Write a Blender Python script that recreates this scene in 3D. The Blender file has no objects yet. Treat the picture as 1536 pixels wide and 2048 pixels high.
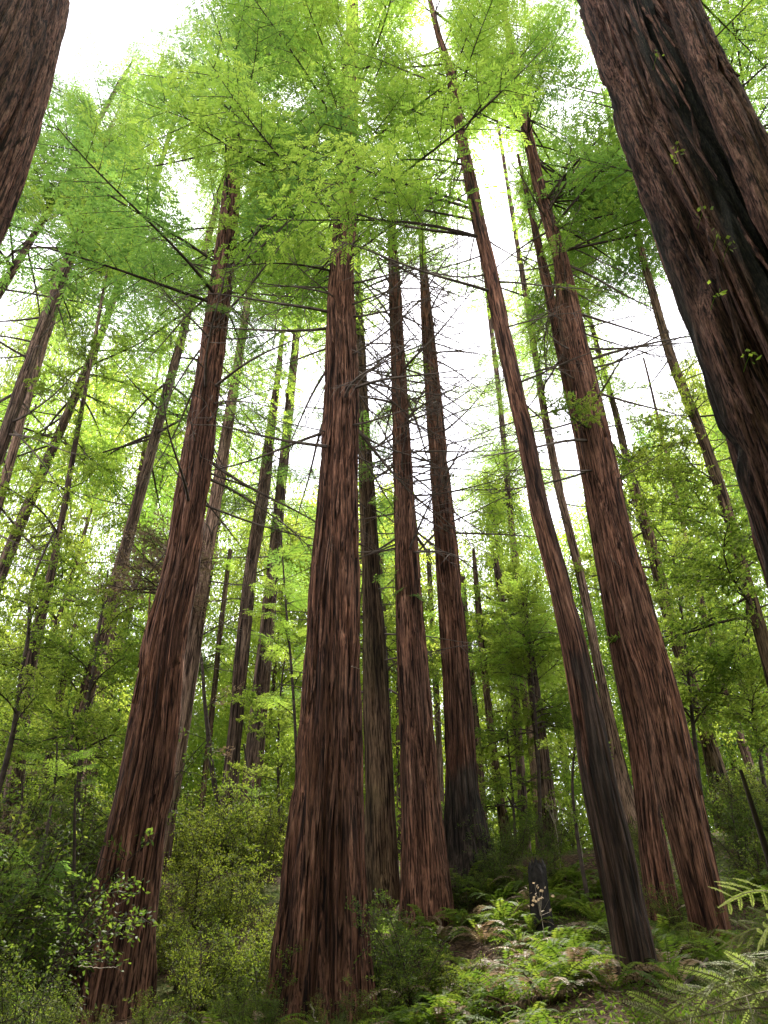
import bpy, math
import numpy as np
from mathutils import Matrix, Vector

# ------------------------------------------------------------------ camera, sky, sun, exposure
C = bpy.context.scene.collection
scene = bpy.context.scene
F = 1538.0                                   # focal length in pixels of a 1536 x 2048 frame
PITCH = math.radians(38.5)
CAM = np.array([0.0, 0.0, 1.6])
cam = bpy.data.objects.new('camera', bpy.data.cameras.new('camera'))
C.objects.link(cam)
cam.data.sensor_fit = 'VERTICAL'
cam.data.sensor_height = 36.0
cam.data.lens = 36.0 * F / 2048.0
cam.data.clip_end = 3000
cam.location = CAM
cam.rotation_euler = (math.pi / 2 + PITCH, 0, 0)
scene.camera = cam

SUN_EL, SUN_AZ = math.radians(62), math.radians(12)      # azimuth from +Y towards +X
world = bpy.data.worlds.new('World')
scene.world = world
world.use_nodes = True
nt = world.node_tree
nt.nodes.clear()
sky = nt.nodes.new('ShaderNodeTexSky')
sky.sky_type = 'NISHITA'
sky.sun_disc = False
sky.sun_elevation = SUN_EL
sky.sun_rotation = SUN_AZ
mixn = nt.nodes.new('ShaderNodeMixRGB')
mixn.inputs[0].default_value = 0.82                       # thin white overcast over the blue
mixn.inputs[2].default_value = (9.6, 9.4, 10.0, 1)
bg = nt.nodes.new('ShaderNodeBackground')
bg.inputs[1].default_value = 0.15
wo = nt.nodes.new('ShaderNodeOutputWorld')
nt.links.new(sky.outputs[0], mixn.inputs[1])
nt.links.new(mixn.outputs[0], bg.inputs[0])
nt.links.new(bg.outputs[0], wo.inputs[0])

sl = bpy.data.lights.new('sun', 'SUN')
sl.energy = 5.0
sl.angle = math.radians(1.5)
sl.color = (1.0, 0.94, 0.82)
sun = bpy.data.objects.new('sun', sl)
C.objects.link(sun)
sdir = Vector((math.sin(SUN_AZ) * math.cos(SUN_EL), math.cos(SUN_AZ) * math.cos(SUN_EL), math.sin(SUN_EL)))
sun.rotation_euler = (-sdir).to_track_quat('-Z', 'Y').to_euler()
sun.location = (-30, 40, 90)

vs = scene.view_settings
vs.view_transform = 'Standard'
vs.look = 'None'
vs.gamma = 1
vs.use_curve_mapping = False
vs.exposure = 1.5
cy = scene.cycles
cy.max_bounces = 7
cy.diffuse_bounces = 4
cy.transmission_bounces = 5
cy.glossy_bounces = 2
cy.use_denoising = True
cy.sample_clamp_indirect = 6.0

# ------------------------------------------------------------------ helpers
rng = np.random.default_rng(11)


def ray(u, v):
    dx, dy = (u - 768.0) / F, (1024.0 - v) / F
    return np.array([dx, math.cos(PITCH) - dy * math.sin(PITCH), math.sin(PITCH) + dy * math.cos(PITCH)])


def P(u, v, d):
    r = ray(u, v)
    return CAM + r * (d / r[1])


def proj(p):
    q = np.asarray(p, float) - CAM
    c, s = math.cos(PITCH), math.sin(PITCH)
    zc = q[..., 1] * c + q[..., 2] * s
    yc = -q[..., 1] * s + q[..., 2] * c
    zc = np.where(np.abs(zc) < 1e-3, 1e-3, zc)
    return 768 + F * q[..., 0] / zc, 1024 - F * yc / zc, zc


_T = np.random.default_rng(5).random((64, 64))


def vnoise(x, y, seed=0):
    x = np.asarray(x, float) + seed * 7.31
    y = np.asarray(y, float) + seed * 3.77
    xi, yi = np.floor(x).astype(int), np.floor(y).astype(int)
    fx, fy = x - xi, y - yi
    fx = fx * fx * (3 - 2 * fx)
    fy = fy * fy * (3 - 2 * fy)
    a, b = _T[xi % 64, yi % 64], _T[(xi + 1) % 64, yi % 64]
    c, d = _T[xi % 64, (yi + 1) % 64], _T[(xi + 1) % 64, (yi + 1) % 64]
    return (a * (1 - fx) + b * fx) * (1 - fy) + (c * (1 - fx) + d * fx) * fy


def pnoise(x, y, n, seed):
    """value noise with period n cells in x"""
    tab = np.random.default_rng(seed).random((n, 64))
    xi, yi = np.floor(x).astype(int), np.floor(y).astype(int)
    fx, fy = x - xi, y - yi
    fx = fx * fx * (3 - 2 * fx)
    fy = fy * fy * (3 - 2 * fy)
    a, b = tab[xi % n, yi % 64], tab[(xi + 1) % n, yi % 64]
    c, d = tab[xi % n, (yi + 1) % 64], tab[(xi + 1) % n, (yi + 1) % 64]
    return (a * (1 - fx) + b * fx) * (1 - fy) + (c * (1 - fx) + d * fx) * fy


PY = [-400, -60, -20, 0, 5, 9, 12, 14, 15, 18, 19.5, 22, 30, 60, 140, 400, 900]
PZ = [-60, -9, -2.5, 0, 1.0, 2.2, 3.05, 3.45, 3.8, 5.3, 6.3, 7.1, 7.7, 9.5, 18, 30, 40]


def ground(x, y):
    x, y = np.asarray(x, float), np.asarray(y, float)
    g = np.interp(y, PY, PZ)
    w = np.clip(y / 12.0, 0, 1)
    g = g + w * 0.10 * np.clip(x - 2, 0, 30) - w * 0.05 * np.clip(-x - 3, 0, 30)
    g = g - .75 * np.clip((2.5 - x) / 3, 0, 1) * np.clip((y - 6) / 4, 0, 1) * np.clip((23 - y) / 7, 0, 1)
    near = np.exp(-np.hypot(x, y) / 60.0)
    g = g + near * (0.5 * (vnoise(x / 3.1, y / 3.1, 1) - .5) + 0.22 * (vnoise(x / .9, y / .9, 2) - .5))
    return g


class MB:
    """collects quads; build() links them as one mesh object"""

    def __init__(self):
        self.v, self.f, self.t, self.m = [], [], [], []
        self.n = 0

    def add(self, V, Q, tint=0.5, mat=0):
        V = np.asarray(V, float).reshape(-1, 3)
        Q = np.asarray(Q, int).reshape(-1, 4)
        self.v.append(V)
        self.f.append(Q + self.n)
        self.t.append(np.broadcast_to(np.asarray(tint, float), (len(V),)))
        self.m.append(np.full(len(Q), mat))
        self.n += len(V)

    def leaves(self, b, d, s, L, W, tint, fold=0.0):
        """diamond leaves: base b, direction d, side s (all N x 3)"""
        L = np.broadcast_to(np.asarray(L, float), (len(b),))[:, None]
        W = np.broadcast_to(np.asarray(W, float), (len(b),))[:, None]
        up = np.cross(d, s)
        V = np.stack([b, b + .45 * L * d + .5 * W * s + fold * W * up, b + L * d, b + .45 * L * d - .5 * W * s + fold * W * up], 1)
        Q = np.arange(len(b) * 4).reshape(-1, 4)
        self.add(V, Q, np.repeat(tint, 4))

    def tube(self, pts, rad, sides=5, tint=.5, mat=0):
        pts = np.asarray(pts, float)
        K = len(pts)
        rad = np.broadcast_to(np.asarray(rad, float), (K,))
        tan = np.gradient(pts, axis=0)
        tan /= np.linalg.norm(tan, axis=1)[:, None] + 1e-9
        ref = np.array([0, 0, 1.0]) if abs(tan[:, 2].mean()) < .8 else np.array([1.0, 0, 0])
        s = np.cross(tan, ref)
        s /= np.linalg.norm(s, axis=1)[:, None] + 1e-9
        u = np.cross(s, tan)
        a = np.arange(sides) * 2 * math.pi / sides
        V = pts[:, None] + rad[:, None, None] * (np.cos(a)[None, :, None] * s[:, None] + np.sin(a)[None, :, None] * u[:, None])
        i, j = np.meshgrid(np.arange(K - 1), np.arange(sides), indexing='ij')
        j2 = (j + 1) % sides
        Q = np.stack([i * sides + j, i * sides + j2, (i + 1) * sides + j2, (i + 1) * sides + j], -1)
        self.add(V.reshape(-1, 3), Q.reshape(-1, 4), tint, mat)

    def mesh(self, name, mats, smooth=False, grain=False):
        V, Q = np.concatenate(self.v), np.concatenate(self.f)
        return make_mesh(name, V, Q, mats, smooth, {'tint': np.concatenate(self.t), 'grain': V} if grain else {'tint': np.concatenate(self.t)}, np.concatenate(self.m))


def make_mesh(name, V, Q, mats, smooth=False, attrs=None, midx=None):
    me = bpy.data.meshes.new(name)
    me.vertices.add(len(V))
    me.vertices.foreach_set('co', np.ascontiguousarray(V, dtype=np.float32).ravel())
    me.loops.add(Q.size)
    me.loops.foreach_set('vertex_index', np.ascontiguousarray(Q, dtype=np.int32).ravel())
    me.polygons.add(len(Q))
    me.polygons.foreach_set('loop_start', np.arange(0, Q.size, 4, dtype=np.int32))
    me.polygons.foreach_set('loop_total', np.full(len(Q), 4, dtype=np.int32))
    if midx is not None and len(mats) > 1:
        me.polygons.foreach_set('material_index', midx.astype(np.int32))
    me.polygons.foreach_set('use_smooth', np.full(len(Q), bool(smooth)))
    for m in mats:
        me.materials.append(m)
    for k, a in (attrs or {}).items():
        if k == 'grain':
            at = me.attributes.new(k, 'FLOAT_VECTOR', 'POINT')
            at.data.foreach_set('vector', np.ascontiguousarray(a, dtype=np.float32).ravel())
            continue
        at = me.attributes.new(k, 'FLOAT', 'POINT')
        at.data.foreach_set('value', np.ascontiguousarray(a, dtype=np.float32))
    me.update()
    return me


def link(name, me, parent=None, kind=None, loc=None):
    o = bpy.data.objects.new(name, me)
    C.objects.link(o)
    if parent is not None:
        o.parent = parent
    if loc is not None:
        o.location = loc
    if kind:
        o['kind'] = kind
    return o


def thing(name, label, cat, loc=(0, 0, 0), group=None):
    o = bpy.data.objects.new(name, None)
    o.empty_display_size = .2
    C.objects.link(o)
    o.location = loc
    o['label'], o['category'] = label, cat
    if group:
        o['group'] = group
    return o


# ------------------------------------------------------------------ materials
def new_mat(name):
    m = bpy.data.materials.new(name)
    m.use_nodes = True
    m.node_tree.nodes.clear()
    return m, m.node_tree.nodes, m.node_tree.links


def ramp(N, stops):
    r = N.new('ShaderNodeValToRGB')
    el = r.color_ramp.elements
    el[0].position, el[0].color = stops[0][0], (*stops[0][1], 1)
    el[1].position, el[1].color = stops[-1][0], (*stops[-1][1], 1)
    for p, c in stops[1:-1]:
        e = el.new(p)
        e.color = (*c, 1)
    return r


def leaf_mat(name, cols, trans, tmix=.5, rough=.55, spec=.25):
    """cols: dark, mid, pale reflectance; trans: same for light shining through"""
    m, N, L = new_mat(name)
    at = N.new('ShaderNodeAttribute')
    at.attribute_name = 'tint'
    oi = N.new('ShaderNodeObjectInfo')
    add = N.new('ShaderNodeMath')
    add.operation = 'MULTIPLY_ADD'
    add.inputs[1].default_value = .45
    L.new(oi.outputs['Random'], add.inputs[0])
    sc = N.new('ShaderNodeMath')
    sc.operation = 'MULTIPLY'
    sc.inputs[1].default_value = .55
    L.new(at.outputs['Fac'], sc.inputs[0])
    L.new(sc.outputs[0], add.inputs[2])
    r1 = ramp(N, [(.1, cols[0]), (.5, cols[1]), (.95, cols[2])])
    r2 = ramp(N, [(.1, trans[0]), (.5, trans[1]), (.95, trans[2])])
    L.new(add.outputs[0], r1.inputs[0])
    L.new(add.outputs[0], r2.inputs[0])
    pb = N.new('ShaderNodeBsdfPrincipled')
    pb.inputs['Roughness'].default_value = rough
    pb.inputs['Specular IOR Level'].default_value = spec
    L.new(r1.outputs[0], pb.inputs['Base Color'])
    tr = N.new('ShaderNodeBsdfTranslucent')
    L.new(r2.outputs[0], tr.inputs[0])
    mx = N.new('ShaderNodeMixShader')
    mx.inputs[0].default_value = tmix
    L.new(pb.outputs[0], mx.inputs[1])
    L.new(tr.outputs[0], mx.inputs[2])
    o = N.new('ShaderNodeOutputMaterial')
    L.new(mx.outputs[0], o.inputs[0])
    return m


def bark_mat(name, cols, scale=(9, 9, .55), bump=.6, lichen=None):
    m, N, L = new_mat(name)
    tc = N.new('ShaderNodeAttribute')
    tc.attribute_name = 'grain'
    mp = N.new('ShaderNodeMapping')
    mp.inputs['Scale'].default_value = scale
    L.new(tc.outputs['Vector'], mp.inputs[0])
    n1 = N.new('ShaderNodeTexNoise')
    n1.inputs['Scale'].default_value = 1.6
    n1.inputs['Detail'].default_value = 7
    n1.inputs['Roughness'].default_value = .68
    n1.inputs['Distortion'].default_value = .35
    L.new(mp.outputs[0], n1.inputs['Vector'])
    n2 = N.new('ShaderNodeTexNoise')
    n2.inputs['Scale'].default_value = .55
    n2.inputs['Detail'].default_value = 4
    L.new(tc.outputs['Vector'], n2.inputs['Vector'])
    r1 = ramp(N, [(.30, cols[0]), (.46, cols[1]), (.58, cols[2]), (.72, cols[3])])
    L.new(n1.outputs['Fac'], r1.inputs[0])
    # broad patches of greyer weathered bark
    r2 = ramp(N, [(.42, (0, 0, 0)), (.68, (1, 1, 1))])
    L.new(n2.outputs['Fac'], r2.inputs[0])
    fm = N.new('ShaderNodeMath')
    fm.operation = 'MULTIPLY'
    fm.inputs[1].default_value = .55
    L.new(r2.outputs[0], fm.inputs[0])
    mx = N.new('ShaderNodeMixRGB')
    mx.inputs[2].default_value = (*(lichen or cols[2]), 1)
    L.new(fm.outputs[0], mx.inputs[0])
    L.new(r1.outputs[0], mx.inputs[1])
    # furrow cracks
    mp2 = N.new('ShaderNodeMapping')
    mp2.inputs['Scale'].default_value = (scale[0] * 2.2, scale[1] * 2.2, scale[2] * 1.6)
    L.new(tc.outputs['Vector'], mp2.inputs[0])
    n3 = N.new('ShaderNodeTexNoise')
    n3.inputs['Scale'].default_value = 1.3
    n3.inputs['Detail'].default_value = 5
    n3.inputs['Distortion'].default_value = .5
    L.new(mp2.outputs[0], n3.inputs['Vector'])
    r3 = ramp(N, [(.40, (.12, .11, .11)), (.53, (1, 1, 1))])
    L.new(n3.outputs['Fac'], r3.inputs[0])
    mu = N.new('ShaderNodeMixRGB')
    mu.blend_type = 'MULTIPLY'
    mu.inputs[0].default_value = 1
    L.new(mx.outputs[0], mu.inputs[1])
    L.new(r3.outputs[0], mu.inputs[2])
    # fine ragged fibres
    mp5 = N.new('ShaderNodeMapping')
    mp5.inputs['Scale'].default_value = (scale[0] * 3.2, scale[1] * 3.2, scale[2] * 5)
    L.new(tc.outputs['Vector'], mp5.inputs[0])
    n5 = N.new('ShaderNodeTexNoise')
    n5.inputs['Scale'].default_value = 1.4
    n5.inputs['Detail'].default_value = 4
    n5.inputs['Roughness'].default_value = .7
    L.new(mp5.outputs[0], n5.inputs['Vector'])
    r5 = ramp(N, [(.36, (.35, .33, .32)), (.5, (.95, .95, .95)), (.68, (1.5, 1.42, 1.36))])
    L.new(n5.outputs['Fac'], r5.inputs[0])
    m5 = N.new('ShaderNodeMixRGB')
    m5.blend_type = 'MULTIPLY'
    m5.inputs[0].default_value = .85
    L.new(mu.outputs[0], m5.inputs[1])
    L.new(r5.outputs[0], m5.inputs[2])
    mu = m5
    # broad streaks of duller and redder bark running along the trunk
    mp3 = N.new('ShaderNodeMapping')
    mp3.inputs['Scale'].default_value = (2.6, 2.6, .12)
    L.new(tc.outputs['Vector'], mp3.inputs[0])
    n4 = N.new('ShaderNodeTexNoise')
    n4.inputs['Scale'].default_value = 1.5
    n4.inputs['Detail'].default_value = 3
    L.new(mp3.outputs[0], n4.inputs['Vector'])
    r4 = ramp(N, [(.36, (.45, .42, .40)), (.62, (1.25, 1.22, 1.2))])
    L.new(n4.outputs['Fac'], r4.inputs[0])
    mv = N.new('ShaderNodeMixRGB')
    mv.blend_type = 'MULTIPLY'
    mv.inputs[0].default_value = 1
    L.new(mu.outputs[0], mv.inputs[1])
    L.new(r4.outputs[0], mv.inputs[2])
    mu = mv
    # burnt areas, and gap shade as a dark mossy band, painted as mesh attributes
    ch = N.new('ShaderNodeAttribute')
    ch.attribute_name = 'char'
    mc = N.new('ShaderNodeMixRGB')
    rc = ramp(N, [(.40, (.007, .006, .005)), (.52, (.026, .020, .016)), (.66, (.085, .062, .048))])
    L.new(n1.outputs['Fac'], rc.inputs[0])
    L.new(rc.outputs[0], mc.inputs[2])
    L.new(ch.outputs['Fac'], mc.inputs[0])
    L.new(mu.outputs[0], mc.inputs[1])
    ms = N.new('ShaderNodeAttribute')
    ms.attribute_name = 'moss'  # gap shade painted as a dark mossy band
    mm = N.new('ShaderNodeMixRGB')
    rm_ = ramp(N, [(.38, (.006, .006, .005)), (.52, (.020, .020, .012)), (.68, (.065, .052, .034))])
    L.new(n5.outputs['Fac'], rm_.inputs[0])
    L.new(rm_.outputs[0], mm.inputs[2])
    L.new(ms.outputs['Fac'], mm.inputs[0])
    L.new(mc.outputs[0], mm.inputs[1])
    pb = N.new('ShaderNodeBsdfPrincipled')
    pb.inputs['Roughness'].default_value = .9
    pb.inputs['Specular IOR Level'].default_value = .15
    L.new(mm.outputs[0], pb.inputs['Base Color'])
    ad = N.new('ShaderNodeMath')
    ad.operation = 'ADD'
    L.new(n1.outputs['Fac'], ad.inputs[0])
    L.new(n3.outputs['Fac'], ad.inputs[1])
    bp = N.new('ShaderNodeBump')
    bp.inputs['Strength'].default_value = bump
    bp.inputs['Distance'].default_value = .05
    ad2 = N.new('ShaderNodeMath')
    ad2.operation = 'ADD'
    L.new(ad.outputs[0], ad2.inputs[0])
    L.new(n5.outputs['Fac'], ad2.inputs[1])
    L.new(ad2.outputs[0], bp.inputs['Height'])
    L.new(bp.outputs[0], pb.inputs['Normal'])
    o = N.new('ShaderNodeOutputMaterial')
    L.new(pb.outputs[0], o.inputs[0])
    return m


def plain_mat(name, a, b, scale=6.0, rough=.9, bump=.3):
    m, N, L = new_mat(name)
    tc = N.new('ShaderNodeTexCoord')
    n = N.new('ShaderNodeTexNoise')
    n.inputs['Scale'].default_value = scale
    n.inputs['Detail'].default_value = 6
    L.new(tc.outputs['Object'], n.inputs['Vector'])
    r = ramp(N, [(.35, a), (.65, b)])
    L.new(n.outputs['Fac'], r.inputs[0])
    pb = N.new('ShaderNodeBsdfPrincipled')
    pb.inputs['Roughness'].default_value = rough
    pb.inputs['Specular IOR Level'].default_value = .15
    L.new(r.outputs[0], pb.inputs['Base Color'])
    bp = N.new('ShaderNodeBump')
    bp.inputs['Strength'].default_value = bump
    bp.inputs['Distance'].default_value = .03
    L.new(n.outputs['Fac'], bp.inputs['Height'])
    L.new(bp.outputs[0], pb.inputs['Normal'])
    o = N.new('ShaderNodeOutputMaterial')
    L.new(pb.outputs[0], o.inputs[0])
    return m


M = {}
M['red_bark'] = bark_mat('red_bark', [(.028, .014, .010), (.120, .055, .034), (.235, .115, .073), (.39, .24, .17)],
                         lichen=(.145, .085, .060))
M['near_bark'] = bark_mat('near_bark', [(.034, .019, .014), (.160, .076, .055), (.31, .165, .120), (.46, .32, .245)],
                          scale=(15, 15, 1.5), bump=1.0, lichen=(.20, .118, .09))
M['grey_bark'] = bark_mat('grey_bark', [(.036, .024, .019), (.105, .066, .047), (.19, .125, .09), (.30, .22, .165)],
                          lichen=(.18, .14, .105))
M['pale_bark'] = bark_mat('pale_bark', [(.09, .055, .040), (.21, .130, .092), (.31, .205, .150), (.42, .31, .24)],
                          lichen=(.30, .215, .165))
M['moss_bark'] = bark_mat('moss_bark', [(.032, .022, .014), (.10, .062, .038), (.17, .112, .068), (.25, .18, .115)],
                          lichen=(.10, .085, .038))
M['dark_wood'] = plain_mat('dark_wood', (.030, .022, .018), (.075, .055, .042))
M['dead_wood'] = plain_mat('dead_wood', (.055, .042, .035), (.15, .115, .095))
M['pale_twig'] = plain_mat('pale_twig', (.20, .16, .12), (.42, .36, .29))
M['char'] = plain_mat('char', (.010, .009, .009), (.032, .027, .024), 9, .85, .8)
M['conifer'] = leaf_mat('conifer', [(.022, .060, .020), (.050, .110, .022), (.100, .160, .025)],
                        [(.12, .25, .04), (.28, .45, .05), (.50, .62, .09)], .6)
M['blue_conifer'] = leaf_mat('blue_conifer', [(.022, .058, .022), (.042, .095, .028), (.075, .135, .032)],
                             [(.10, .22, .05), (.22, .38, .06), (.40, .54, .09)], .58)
M['broad'] = leaf_mat('broad', [(.035, .075, .015), (.065, .115, .018), (.11, .155, .022)],
                      [(.15, .27, .03), (.33, .45, .05), (.54, .60, .09)], .58)
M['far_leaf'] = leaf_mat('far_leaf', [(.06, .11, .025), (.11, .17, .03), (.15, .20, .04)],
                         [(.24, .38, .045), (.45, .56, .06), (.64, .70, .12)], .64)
M['shrub'] = leaf_mat('shrub', [(.030, .050, .014), (.060, .085, .018), (.12, .13, .03)],
                      [(.08, .15, .02), (.18, .26, .03), (.36, .40, .06)], .45, .55, .2)
M['bush_lime'] = leaf_mat('bush_lime', [(.036, .062, .011), (.070, .100, .015), (.125, .15, .028)],
                         [(.12, .21, .02), (.25, .33, .03), (.42, .45, .06)], .48, .55, .2)
M['fern'] = leaf_mat('fern', [(.034, .066, .012), (.075, .115, .018), (.13, .16, .028)],
                     [(.10, .19, .02), (.20, .31, .03), (.34, .40, .05)], .42, .6, .15)
M['dry_leaf'] = leaf_mat('dry_leaf', [(.12, .085, .05), (.22, .16, .10), (.33, .26, .18)],
                         [(.16, .10, .05), (.28, .19, .11), (.40, .30, .19)], .35)
M['spray'] = leaf_mat('spray', [(.13, .17, .05), (.27, .30, .11), (.42, .41, .23)],
                      [(.20, .30, .05), (.36, .44, .10), (.50, .52, .22)], .45)  # pale new growth, raised further to put sunlight into the colour


def ground_mat():
    m, N, L = new_mat('forest_floor')
    tc = N.new('ShaderNodeTexCoord')
    n1 = N.new('ShaderNodeTexNoise')
    n1.inputs['Scale'].default_value = .5
    n1.inputs['Detail'].default_value = 6
    L.new(tc.outputs['Object'], n1.inputs['Vector'])
    n2 = N.new('ShaderNodeTexNoise')
    n2.inputs['Scale'].default_value = 14
    n2.inputs['Detail'].default_value = 6
    L.new(tc.outputs['Object'], n2.inputs['Vector'])
    r2 = ramp(N, [(.3, (.018, .012, .008)), (.5, (.055, .034, .022)), (.7, (.12, .075, .048))])
    L.new(n2.outputs['Fac'], r2.inputs[0])
    r1 = ramp(N, [(.46, (0, 0, 0)), (.6, (1, 1, 1))])
    L.new(n1.outputs['Fac'], r1.inputs[0])
    r3 = ramp(N, [(.35, (.030, .045, .010)), (.65, (.075, .10, .018))])
    L.new(n2.outputs['Fac'], r3.inputs[0])
    mx = N.new('ShaderNodeMixRGB')
    L.new(r1.outputs[0], mx.inputs[0])
    L.new(r2.outputs[0], mx.inputs[1])
    L.new(r3.outputs[0], mx.inputs[2])
    pb = N.new('ShaderNodeBsdfPrincipled')
    pb.inputs['Roughness'].default_value = .95
    pb.inputs['Specular IOR Level'].default_value = .1
    L.new(mx.outputs[0], pb.inputs['Base Color'])
    bp = N.new('ShaderNodeBump')
    bp.inputs['Strength'].default_value = .8
    bp.inputs['Distance'].default_value = .06
    L.new(n2.outputs['Fac'], bp.inputs['Height'])
    L.new(bp.outputs[0], pb.inputs['Normal'])
    o = N.new('ShaderNodeOutputMaterial')
    L.new(pb.outputs[0], o.inputs[0])
    return m


M['floor'] = ground_mat()

# ------------------------------------------------------------------ ground
gx = np.concatenate([-np.geomspace(900, 26, 30), np.linspace(-25, 25, 200), np.geomspace(26, 900, 30)])
gy = np.concatenate([-np.geomspace(400, 11, 24), np.linspace(-10, 34, 190), np.geomspace(35, 900, 40)])
X, Y = np.meshgrid(gx, gy)
V = np.stack([X, Y, ground(X, Y)], -1).reshape(-1, 3)
i, j = np.meshgrid(np.arange(len(gy) - 1), np.arange(len(gx) - 1), indexing='ij')
n = len(gx)
Q = np.stack([i * n + j, i * n + j + 1, (i + 1) * n + j + 1, (i + 1) * n + j], -1).reshape(-1, 4)
link('ground', make_mesh('ground', V, Q, [M['floor']], True), kind='structure')


# ------------------------------------------------------------------ shared plant meshes
def unit(a):
    return a / (np.linalg.norm(a, axis=-1, keepdims=True) + 1e-9)


def rand_dirs(r, n, flat=1.0):
    d = r.normal(size=(n, 3))
    d[:, 2] *= flat
    return unit(d)


def conifer_bough(seed, L=4.5, leaf=(.110, .038), droop=.22, nb=18, wid=.36, mat='conifer'):
    """flat drooping redwood bough along +X; returns (wood mesh, foliage mesh)"""
    r = np.random.default_rng(seed)
    W, G = MB(), MB()
    t = np.linspace(0, 1, 10)
    main = np.stack([t * L, .06 * L * np.sin(t * 3 + r.uniform(0, 6)) * t, .10 * L * t - droop * L * t ** 2 + .06 * L * t ** 4], 1)
    W.tube(main, np.linspace(.042, .006, 10), 5)
    for k in range(nb):
        tk = .26 + .73 * (k + r.uniform(0, .6)) / nb
        o = np.array([np.interp(tk, t, main[:, c]) for c in range(3)])
        sd = 1 if k % 2 else -1
        l = L * wid * (1.15 - .85 * tk) * min(1, (tk - .16) * 4) * r.uniform(.55, 1.25) + .12
        a = math.radians(r.uniform(42, 68))
        d0 = np.array([math.cos(a), sd * math.sin(a), r.uniform(-.25, .1)])
        q = np.linspace(0, 1, 5)
        br = o + q[:, None] * l * d0 + np.stack([.1 * l * q ** 2, 0 * q, -.22 * l * q ** 2], 1)
        W.tube(br, np.linspace(.010, .003, 5), 3)
        nt_ = max(3, int(l / .125))
        for w in range(nt_):
            s = (w + .6) / nt_
            p0 = np.array([np.interp(s, q, br[:, c]) for c in range(3)])
            bd = unit(br[min(4, int(s * 4) + 1)] - br[int(min(3, s * 4))])
            side = np.cross(bd, [0, 0, 1.0])
            ss = 1 if w % 2 else -1
            b = math.radians(r.uniform(35, 65))
            td = unit(math.cos(b) * bd + ss * math.sin(b) * side + np.array([0, 0, r.uniform(-.45, .12)]))
            tl = (.13 + .32 * (1 - .6 * s)) * r.uniform(.7, 1.25)
            nl = max(4, int(tl / .027))
            pp = p0 + (np.arange(nl)[:, None] + .4) / nl * tl * td
            sv = unit(np.cross(td, [0, 0, 1.0]))
            sg = np.where(np.arange(nl) % 2, 1.0, -1.0)[:, None]
            ld = unit(.75 * td + sg * .65 * sv + r.normal(0, .13, (nl, 3)))
            ls = unit(np.cross(ld, np.array([0, 0, 1.0]) + r.normal(0, .28, (nl, 3))))
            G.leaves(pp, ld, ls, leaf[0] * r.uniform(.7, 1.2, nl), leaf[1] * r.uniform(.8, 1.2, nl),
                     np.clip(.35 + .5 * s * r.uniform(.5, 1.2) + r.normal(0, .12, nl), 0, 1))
    return W.mesh('bough', [M['dark_wood']]), G.mesh('bough_foliage', [M[mat]])


def broad_bough(seed, L=2.2, leaf=(.080, .038), n1=15, n2=7, n3=12, mat='broad'):
    r = np.random.default_rng(seed)
    W, G = MB(), MB()
    t = np.linspace(0, 1, 8)
    main = np.stack([t * L, .10 * L * np.sin(t * 4 + r.uniform(0, 6)) * t, .16 * L * t - .20 * L * t ** 2 + .03 * np.sin(9 * t)], 1)
    W.tube(main, np.linspace(.028, .006, 8), 5)
    for k in range(n1):
        tk = .15 + .85 * (k + r.uniform(0, .7)) / n1
        o = np.array([np.interp(min(tk, 1), t, main[:, c]) for c in range(3)])
        a = r.uniform(0, 2 * math.pi)
        d0 = unit(np.array([.7, math.cos(a) * 1.0, .45 * math.sin(a)]))
        l = L * .42 * r.uniform(.5, 1.1) * (1.2 - .6 * tk)
        q = np.linspace(0, 1, 4)
        br = o + q[:, None] * l * d0 - np.stack([0 * q, 0 * q, .12 * l * q ** 2], 1)
        W.tube(br, np.linspace(.009, .003, 4), 3)
        for w in range(n2):
            s = (w + r.uniform(.3, 1)) / n2
            p0 = o + s * l * d0 - np.array([0, 0, .12 * l * s * s])
            td = unit(d0 + r.normal(0, .7, 3) * np.array([1, 1, .6]))
            tl = r.uniform(.12, .32)
            nl = n3
            pp = p0 + r.uniform(.1, 1, (nl, 1)) * tl * td
            ld = unit(td + r.normal(0, .75, (nl, 3)) - np.array([0, 0, .25]))
            ls = unit(np.cross(ld, np.array([0, 0, 1.0]) + r.normal(0, .5, (nl, 3))))
            G.leaves(pp, ld, ls, leaf[0] * r.uniform(.6, 1.2, nl), leaf[1] * r.uniform(.8, 1.2, nl),
                     np.clip(r.normal(.5, .22, nl), 0, 1), .12)
    return W.mesh('bough', [M['dark_wood']]), G.mesh('bough_foliage', [M[mat]])


def dead_branch(seed, L=2.5, twigs=7, rad=.022, curve=-.15):
    r = np.random.default_rng(seed)
    W = MB()
    t = np.linspace(0, 1, 9)
    w1, w2 = r.uniform(0, 6, 2)
    main = np.stack([t * L, .05 * L * np.sin(3.3 * t + w1) * t, curve * L * t ** 2 + .03 * L * np.sin(5 * t + w2) * t], 1)
    W.tube(main, np.linspace(rad, .004, 9), 5)
    for k in range(twigs):
        tk = r.uniform(.2, .98)
        o = np.array([np.interp(tk, t, main[:, c]) for c in range(3)])
        l = L * r.uniform(.12, .38) * (1.15 - .6 * tk)
        d0 = unit(np.array([r.uniform(.5, 1), r.choice([-1, 1]) * r.uniform(.4, 1), r.uniform(-.5, .25)]))
        q = np.linspace(0, 1, 4)
        tw = o + q[:, None] * l * d0 - np.stack([0 * q, 0 * q, .15 * l * q ** 2], 1)
        W.tube(tw, np.linspace(.0075, .003, 4), 3)
        for e in range(2):
            d1 = unit(d0 + r.normal(0, .6, 3))
            p = tw[r.integers(1, 4)]
            W.tube(np.stack([p, p + d1 * l * .22, p + d1 * l * .42 - np.array([0, 0, .03])]), [.005, .004, .0025], 3)
    return W.mesh('dead_branch', [M['dead_wood']])


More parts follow.
